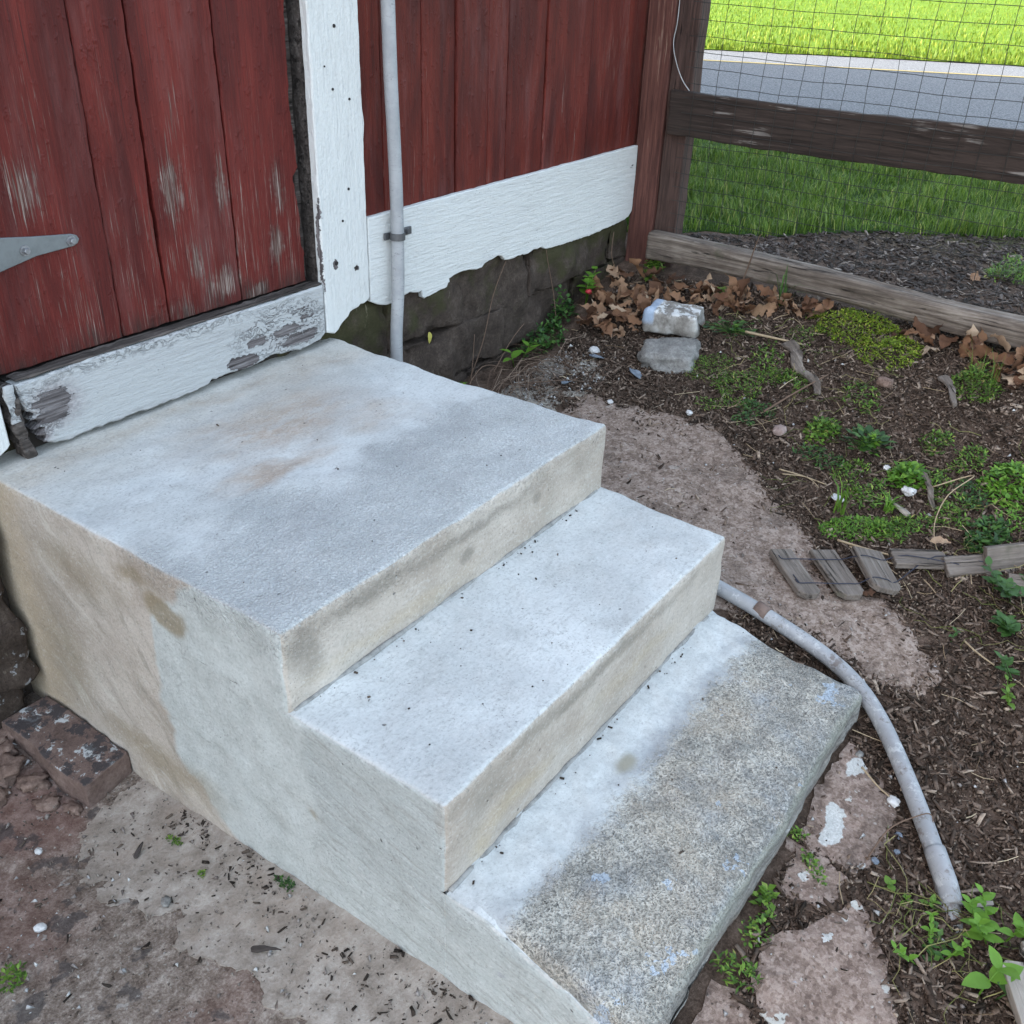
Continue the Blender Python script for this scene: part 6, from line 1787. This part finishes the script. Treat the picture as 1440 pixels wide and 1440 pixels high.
# ================================================================ WEEDS
def leafset(B, D, L, Wd, fold=0.15, droop=0.2):
    """leaves from base points B, unit directions D: five vertices and four triangles each"""
    n = len(B)
    up = np.tile([0, 0, 1.0], (n, 1))
    S = np.cross(D, up); S /= (np.linalg.norm(S, axis=1, keepdims=True) + 1e-9)
    N = np.cross(S, D)
    L = L[:, None]; Wd = Wd[:, None]
    P = np.zeros((n, 5, 3))
    P[:, 0] = B
    m = B + D * L * 0.5
    P[:, 1] = m - N * Wd * fold
    P[:, 2] = B + D * L - N * L * droop
    P[:, 3] = m + S * Wd * 0.5
    P[:, 4] = m - S * Wd * 0.5
    T = np.array([(0, 3, 1), (1, 3, 2), (0, 1, 4), (1, 2, 4)])
    return P.reshape(-1, 3), (np.arange(n)[:, None, None] * 5 + T[None]).reshape(-1, 3)

def dirs(n, emin, emax, az=None):
    a = RNG.uniform(0, 2 * np.pi, n) if az is None else az
    e = np.radians(RNG.uniform(emin, emax, n))
    return np.stack([np.cos(a) * np.cos(e), np.sin(a) * np.cos(e), np.sin(e)], -1)

def mound(x, y, rx, ry, h, n, L, Wd, mat, label, cat, name="weed", emin=-10, emax=60, rot=0.0, zlift=0.0, hole=0.25):
    """low mat of small leaves"""
    r = np.sqrt(RNG.uniform(0, 1, n)); a = RNG.uniform(0, 2 * np.pi, n)
    u, v = r * np.cos(a), r * np.sin(a)
    px = x + u * rx * math.cos(rot) - v * ry * math.sin(rot)
    py = y + u * rx * math.sin(rot) + v * ry * math.cos(rot)
    nz = np.array([mnoise.noise(Vector((float(p) * 16, float(q) * 16, x))) for p, q in zip(px, py)])
    k = nz > -0.9 + hole + r * 0.75
    px, py, r, nz = px[k], py[k], r[k], nz[k]
    n = len(px)
    z = H(px, py) + 0.008 + zlift + h * RNG.uniform(0.15, 1, n) * np.clip(1 - r ** 2, 0.12, 1) * (0.7 + 0.6 * nz)
    V, F = leafset(np.stack([px, py, z], -1), dirs(n, emin, emax), L * RNG.uniform(.6, 1.3, n), Wd * RNG.uniform(.6, 1.3, n))
    o = fast_obj(name, V - np.array([x, y, hz(x, y)]), F, M[mat])
    o.location = (x, y, hz(x, y))
    return tag(o, label, cat)

def rosette(x, y, n, L, Wd, R, mat, label, name="weed", h=0.03, stemr=0.0010, emin=0, emax=35):
    """round leaves held on stems from one crown"""
    t = thing(name, label, "weed", gp(x, y, 0.0))
    z0 = hz(x, y) + 0.004
    a = RNG.uniform(0, 2 * np.pi, n); r = R * np.sqrt(RNG.uniform(0.02, 1, n))
    B = np.stack([x + np.cos(a) * r, y + np.sin(a) * r, z0 + h * (1.1 - 0.7 * (r / R) ** 2) * RNG.uniform(.7, 1.2, n)], -1)
    V, F = leafset(B, dirs(n, emin, emax, a + RNG.normal(0, .4, n)), L * RNG.uniform(.7, 1.25, n), Wd * RNG.uniform(.7, 1.25, n), 0.08, 0.08)
    # rounder outline: widen by second, rotated blade
    fast_obj("leaves", V, F, M[mat], t)
    parts = []
    for b in B[:60]:
        parts.append(tube_vf([(x, y, z0), ((x + b[0]) / 2, (y + b[1]) / 2, (z0 + b[2]) / 2 + h * .2), tuple(b)], stemr, 3, False))
    Vs, Fs = merge(parts)
    pyobj("stems", Vs, Fs, M[mat], t)
    return t

def big_leaf_vf(base, d, up, L, Wd, droop=0.25, n=9, cup=0.2):
    base = Vector(base); d = Vector(d).normalized(); s = d.cross(Vector(up)).normalized(); nn = s.cross(d)
    V, F = [], []
    for i in range(n + 1):
        t = i / n
        wv = Wd * 0.5 * (math.sin(math.pi * min(1, t ** 0.75 * 1.0)) ** 0.8) * (1 + 0.10 * math.sin(i * 3.1))
        c = base + d * L * t - nn * L * droop * t * t
        V += [tuple(c + s * wv + nn * wv * cup), tuple(c), tuple(c - s * wv + nn * wv * cup)]
    for i in range(n):
        for k in (0, 1):
            F.append((3 * i + k, 3 * i + k + 1, 3 * i + 4 + k, 3 * i + 3 + k))
    return V, F

def herb(x, y, stems, label, mat, L, Wd, name="weed", pairs=4, hgt=0.08, lean=0.35, seed=0):
    """upright herb: stems that carry broad leaves, each leaf a part"""
    t = thing(name, label, "weed", gp(x, y, 0.0))
    rnd = random.Random(seed)
    for s in range(stems):
        a = rnd.uniform(0, 6.28); r = rnd.uniform(0, 0.03)
        bx, by = x + math.cos(a) * r, y + math.sin(a) * r
        hh = hgt * rnd.uniform(.6, 1.15)
        tip = Vector((bx + math.cos(a) * hh * lean, by + math.sin(a) * hh * lean, hz(bx, by) + hh))
        root = Vector((bx, by, hz(bx, by) - 0.005))
        V, F = tube_vf([root, root.lerp(tip, .5) + Vector((0, 0, hh * .05)), tip], [.0022, .0018, .001], 5); pyobj("stem", V, F, M[mat], t, smooth=True)
        for k in range(pairs):
            f = (k + 1) / pairs
            p = root.lerp(tip, 0.25 + 0.75 * f)
            az = a + k * 1.57 + rnd.uniform(-.3, .3)
            for sg in (0, math.pi):
                e = rnd.uniform(0.05, 0.6) + 0.35 * f
                d = (math.cos(az + sg) * math.cos(e), math.sin(az + sg) * math.cos(e), math.sin(e))
                l = L * rnd.uniform(.75, 1.15) * (1.1 - 0.45 * f)
                V, F = big_leaf_vf(p, d, (0, 0, 1), l, l * Wd / L, rnd.uniform(.1, .35)); pyobj("leaf", V, F, M[mat], t, smooth=True)
    return t

def tuft(x, y, n, hgt, spread, wid, mat, label, name="grass_tuft", lean=0.7):
    a = RNG.uniform(0, 6.28, n); r = spread * np.sqrt(RNG.uniform(0, 1, n))
    xy = np.stack([x + np.cos(a) * r, y + np.sin(a) * r], -1)
    V, F = blades(n, xy, hgt, wid, lean)
    o = fast_obj(name, V - np.array([x, y, hz(x, y)]), F, M[mat])
    o.location = gp(x, y, 0.004)
    return tag(o, label, "grass tuft")

def runners():
    parts = []
    rnd = random.Random(5)
    for i in range(150):
        x, y = rnd.choice([(rnd.uniform(1.75, 2.4), rnd.uniform(-2.0, -1.2)), (rnd.uniform(2.2, 2.8), rnd.uniform(-1.3, -0.65)), (rnd.uniform(0.5, 0.75), rnd.uniform(-2.25, -2.0)), (rnd.uniform(1.5, 1.9), rnd.uniform(-2.1, -1.8))])
        a = rnd.uniform(0, 6.28); P = []
        for k in range(6):
            P.append((x, y, hz(x, y) + 0.012 + rnd.uniform(0, 0.02)))
            a += rnd.gauss(0, .5); st = rnd.uniform(0.012, 0.035)
            x += math.cos(a) * st; y += math.sin(a) * st
        parts.append(tube_vf(P, rnd.uniform(0.0006, 0.0012), 3, False))
    V, F = merge(parts)
    kind(pyobj("runner_stems", V, F, M['stem'], origin=(2, -1.5, .3)), 'stuff', "thin tangled weed stems running over the bed")
runners()

def build_weeds():
    # along the foundation
    herb(2.08, -0.03, 2, "light green broad leaved seedling at the wall nearest the landing", 'brightgreen', 0.075, 0.034, pairs=2, hgt=0.10, lean=.6, seed=2)
    mound(2.27, -0.03, 0.15, 0.07, 0.13, 420, 0.026, 0.015, 'dkgreen', "dark green weed mass climbing the foundation behind the seedling", "weed")
    mound(2.44, 0.0, 0.10, 0.04, 0.20, 200, 0.026, 0.016, 'dkgreen', "dark ivy like weed against the foundation left of the red flower", "weed")
    herb(2.63, 0.0, 3, "bright green leafy weed with a red bloom at the foundation", 'brightgreen', 0.055, 0.04, pairs=4, hgt=0.13, lean=.2, seed=5)
    V, F = rock_vf((0, 0, 0), (.014, .014, .011), 4, .3, 0, 2, 0); tag(placed("flower", V, F, M['red'], (2.585, -0.045, hz(2.59, -.045) + .085)), "small red bloom on the bright weed at the foundation", "flower")
    mound(1.72, -0.03, 0.06, 0.03, 0.10, 70, 0.022, 0.013, 'green', "small green weed just behind the landing edge", "weed")
    mound(2.92, -0.17, 0.07, 0.05, 0.12, 140, 0.03, 0.018, 'green', "green weed at the foot of the barn corner post", "weed")
    V, F = rock_vf((0, 0, 0), (.02, .012, .016), 9, .3, 0, 2, 0); tag(placed("dead_leaf", V, F, M['red'], (2.93, -0.155, .665)), "reddish leaf at the foot of the corner post", "leaf")
    V, F = big_leaf_vf((1.60, 0.015, 0.60), (0.1, -0.2, -1), (0, -1, 0), 0.045, 0.022); tag(pyobj("yellow_leaf", V, F, M['yleaf']), "single yellow leaf on the dark foundation right of the conduit", "leaf")
    # bed: mats and mounds
    mound(2.36, -0.74, 0.10, 0.10, 0.035, 900, 0.012, 0.0035, 'green', "feathery green weed mat at the right of the rough stone", "weed")
    mound(2.30, -0.90, 0.19, 0.10, 0.04, 1500, 0.013, 0.005, 'green', "feathery green weed mat below the tan stick", "weed", rot=-0.5)
    mound(2.18, -0.99, 0.10, 0.08, 0.03, 550, 0.013, 0.007, 'dkgreen', "dark green weed mat at the upper path edge", "weed")
    rosette(2.60, -0.70, 55, 0.026, 0.022, 0.10, 'dkgreen', "dark clover patch between the white block and tan stick", h=0.04)
    herb(2.595, -0.755, 1, "bright three leaved sprig over the dark clover patch", 'brightgreen', 0.046, 0.036, pairs=2, hgt=0.05, lean=.3, seed=8)
    mound(2.80, -1.12, 0.12, 0.19, 0.075, 2600, 0.013, 0.006, 'limegreen', "lime yellow weed mound in front of the timber", "weed", hole=0.1)
    mound(2.72, -1.28, 0.13, 0.12, 0.06, 1500, 0.012, 0.007, 'limegreen', "lower lime green mound spilling towards the mulch", "weed", hole=0.1)
    mound(2.66, -0.98, 0.10, 0.09, 0.04, 500, 0.012, 0.004, 'green', "thin green weed left of the lime mound", "weed")
    mound(2.62, -1.62, 0.085, 0.085, 0.09, 900, 0.014, 0.006, 'green', "round fine leaved weed in bare mulch at the right edge", "weed", hole=-0.2)
    tuft(2.63, -1.63, 26, 0.17, 0.05, 0.002, 'green', "wispy grass rising from the round fine leaved weed")
    mound(2.20, -1.245, 0.075, 0.06, 0.04, 260, 0.020, 0.014, 'green', "small leaved clover patch left of the rosette weed", "weed", hole=0.0)
    rosette(2.19, -1.405, 70, 0.030, 0.024, 0.075, 'dkgreen', "dark rosette weed with bright centre leaves", h=0.045, emin=5, emax=45)
    mound(2.19, -1.42, 0.03, 0.03, 0.075, 36, 0.026, 0.018, 'brightgreen', "bright young leaves in the heart of the dark rosette", "weed", hole=-0.6)
    mound(2.10, -1.575, 0.065, 0.06, 0.06, 240, 0.022, 0.019, 'brightgreen', "bright clover mound beside the grey splinter", "weed", hole=-0.5)
    mound(2.03, -1.42, 0.09, 0.07, 0.03, 420, 0.015, 0.005, 'green', "sparse feathery weed below the dark rosette", "weed", hole=0.3)
    tuft(1.93, -1.575, 34, 0.06, 0.012, 0.006, 'brightgreen', "spiky star shaped weed under the white chalky lump", lean=1.5)
    mound(1.80, -1.52, 0.055, 0.11, 0.045, 700, 0.018, 0.0045, 'brightgreen', "grassy bright tuft behind the second and third pickets", "weed", rot=0.6, hole=-0.3)
    tuft(1.86, -1.45, 9, 0.15, 0.02, 0.008, 'green', "broad grass blades arching over the bright tuft", lean=1.3)
    mound(2.25, -1.72, 0.09, 0.06, 0.035, 380, 0.015, 0.007, 'green', "low weed patch up the slope from the looping vine", "weed", hole=0.3)
    mound(2.20, -1.86, 0.10, 0.09, 0.055, 520, 0.021, 0.014, 'brightgreen', "bright weed bunch at the right edge above the pickets", "weed", hole=0.05)
    mound(2.02, -1.74, 0.08, 0.08, 0.035, 340, 0.02, 0.006, 'green', "spiky pale green weed inside the looping vine", "weed", hole=0.25)
    mound(1.95, -1.86, 0.09, 0.06, 0.04, 380, 0.02, 0.013, 'dkgreen', "dark leafy weed just above the upright pickets", "weed", hole=0.05)
    herb(1.74, -2.00, 5, "dark leafy creeper under the pickets at the right edge", 'dkgreen', 0.045, 0.03, pairs=4, hgt=0.09, lean=.8, seed=11)
    herb(1.62, -2.03, 4, "dark creeper trailing down the right edge below the pickets", 'dkgreen', 0.042, 0.028, pairs=4, hgt=0.07, lean=.9, seed=12)
    herb(1.44, -2.09, 3, "small dark sprig at the right edge level with the step corner", 'dkgreen', 0.035, 0.02, pairs=3, hgt=0.06, lean=.7, seed=13)
    herb(1.33, -2.10, 2, "lone green sprout in bare mulch at the right edge", 'green', 0.03, 0.017, pairs=3, hgt=0.06, lean=.7, seed=14)
    herb(1.49, -1.90, 1, "tiny green sprout on the mulch below the path end", 'dkgreen', 0.024, 0.014, pairs=2, hgt=0.03, lean=.6, seed=15)
    extra = [(2.30, -1.60, 'green', "thin green seedling patch upslope of the looping vine"), (2.42, -1.30, 'green', "faint green seedlings beside the dull red stone"), (2.07, -1.30, 'dkgreen', "small dark weed between clover patch and straw stalk"),
             (2.12, -1.66, 'green', "sprawling green weed right of the bright clover mound"), (1.90, -1.66, 'green', "low weed just below the white chalky lump"), (2.50, -0.90, 'green', "feathery weed between tan stick and grey shard"),
             (2.41, -1.05, 'green', "feathery weed spread at the foot of the grey shard"), (2.06, -1.92, 'brightgreen', "bright creeping weed at the right edge beyond the upright pickets"), (1.84, -1.60, 'green', "trailing weed from the grassy tuft toward the vine"),
             (1.98, -1.50, 'green', "short grassy weed between rosette and star shaped weed"), (2.10, -1.78, 'dkgreen', "dark low weed between vine and bright weed bunch")]
    for i, (x, y, m, lb) in enumerate(extra):
        mound(x, y, 0.07 + 0.02 * (i % 3), 0.05 + 0.015 * (i % 2), 0.03, 260, 0.017, 0.007, m, lb, "weed", hole=0.15, rot=i * 0.7)
    # lower right corner
    herb(0.665, -2.225, 4, "bright green bushy weed above the pale picket ends", 'brightgreen', 0.036, 0.021, pairs=5, hgt=0.085, lean=.55, seed=21)
    herb(0.50, -2.205, 1, "big toothed leaf weed at the bottom right", 'brightgreen', 0.085, 0.05, pairs=2, hgt=0.06, lean=.6, seed=23)
    herb(0.555, -2.225, 1, "blue green broad leaf beside the big toothed weed", 'dkgreen', 0.05, 0.04, pairs=1, hgt=0.05, lean=.4, seed=24)
    herb(0.545, -2.13, 3, "pale green trailing sprig left of the big toothed weed", 'brightgreen', 0.026, 0.014, pairs=4, hgt=0.06, lean=1.0, seed=25)
    mound(0.60, -2.11, 0.06, 0.05, 0.03, 60, 0.024, 0.016, 'dkgreen', "dark weed patch below the buried conduit end", "weed")
    herb(0.665, -2.075, 2, "green weed sprout just left of the buried conduit end", 'green', 0.022, 0.013, pairs=3, hgt=0.035, lean=.6, seed=26)
    herb(0.675, -1.985, 1, "round leaved seedling in the soil below the upper flagstone", 'green', 0.022, 0.018, pairs=2, hgt=0.02, lean=.6, seed=27)
    mound(0.465, -1.815, 0.022, 0.022, 0.03, 40, 0.02, 0.014, 'green', "green sprout between the stone step and middle flagstone", "weed", hole=-0.6)
    mound(0.40, -1.83, 0.05, 0.03, 0.02, 110, 0.012, 0.007, 'green', "mossy weeds in the gap beside the largest flagstone", "weed", hole=0.1)
    mound(0.29, -1.835, 0.03, 0.045, 0.025, 120, 0.016, 0.005, 'green', "grassy sprout at the stone step base near the bottom flagstone", "weed", hole=0.0)
    mound(0.60, -1.865, 0.045, 0.016, 0.014, 120, 0.010, 0.006, 'green', "tiny weeds in the joint between upper and middle flagstones", "weed", rot=0.9, hole=0.0)
    mound(0.66, -1.80, 0.02, 0.03, 0.014, 60, 0.010, 0.006, 'green', "tiny weed at the stone step by the upper flagstone", "weed", hole=0.0)
    # yard
    mound(-0.505, -0.665, 0.035, 0.03, 0.02, 110, 0.012, 0.006, 'green', "small green weed at the left edge of the yard", "weed", hole=-0.3)
    mound(-0.085, -0.625, 0.010, 0.026, 0.008, 70, 0.007, 0.004, 'green', "moss scrap on the spilled cement below the brown slab", "moss", hole=-0.5)
    mound(-0.11, -0.755, 0.010, 0.010, 0.006, 36, 0.007, 0.004, 'green', "moss scrap in the middle of the spilled cement", "moss", hole=-0.5)
    mound(-0.025, -0.93, 0.010, 0.03, 0.012, 90, 0.008, 0.005, 'dkgreen', "dark moss at the foot of the steps", "moss", hole=-0.4)
    # by the timber and beyond
    tuft(2.845, -0.80, 18, 0.17, 0.02, 0.005, 'dkgreen', "dark grass blades in front of the timber", lean=1.1)
    mound(2.85, -0.53, 0.035, 0.04, 0.03, 110, 0.016, 0.009, 'green', "small green weed at the timber behind the white block", "weed", hole=-0.3)
    mound(3.7, -1.47, 0.13, 0.09, 0.11, 500, 0.03, 0.007, 'green', "feathery weed on the mulch beyond the timber", "weed", hole=0.0)
    mound(3.12, -0.40, 0.08, 0.13, 0.04, 260, 0.018, 0.010, 'green', "low weeds behind the left end of the timber", "weed", hole=0.2)
build_weeds()
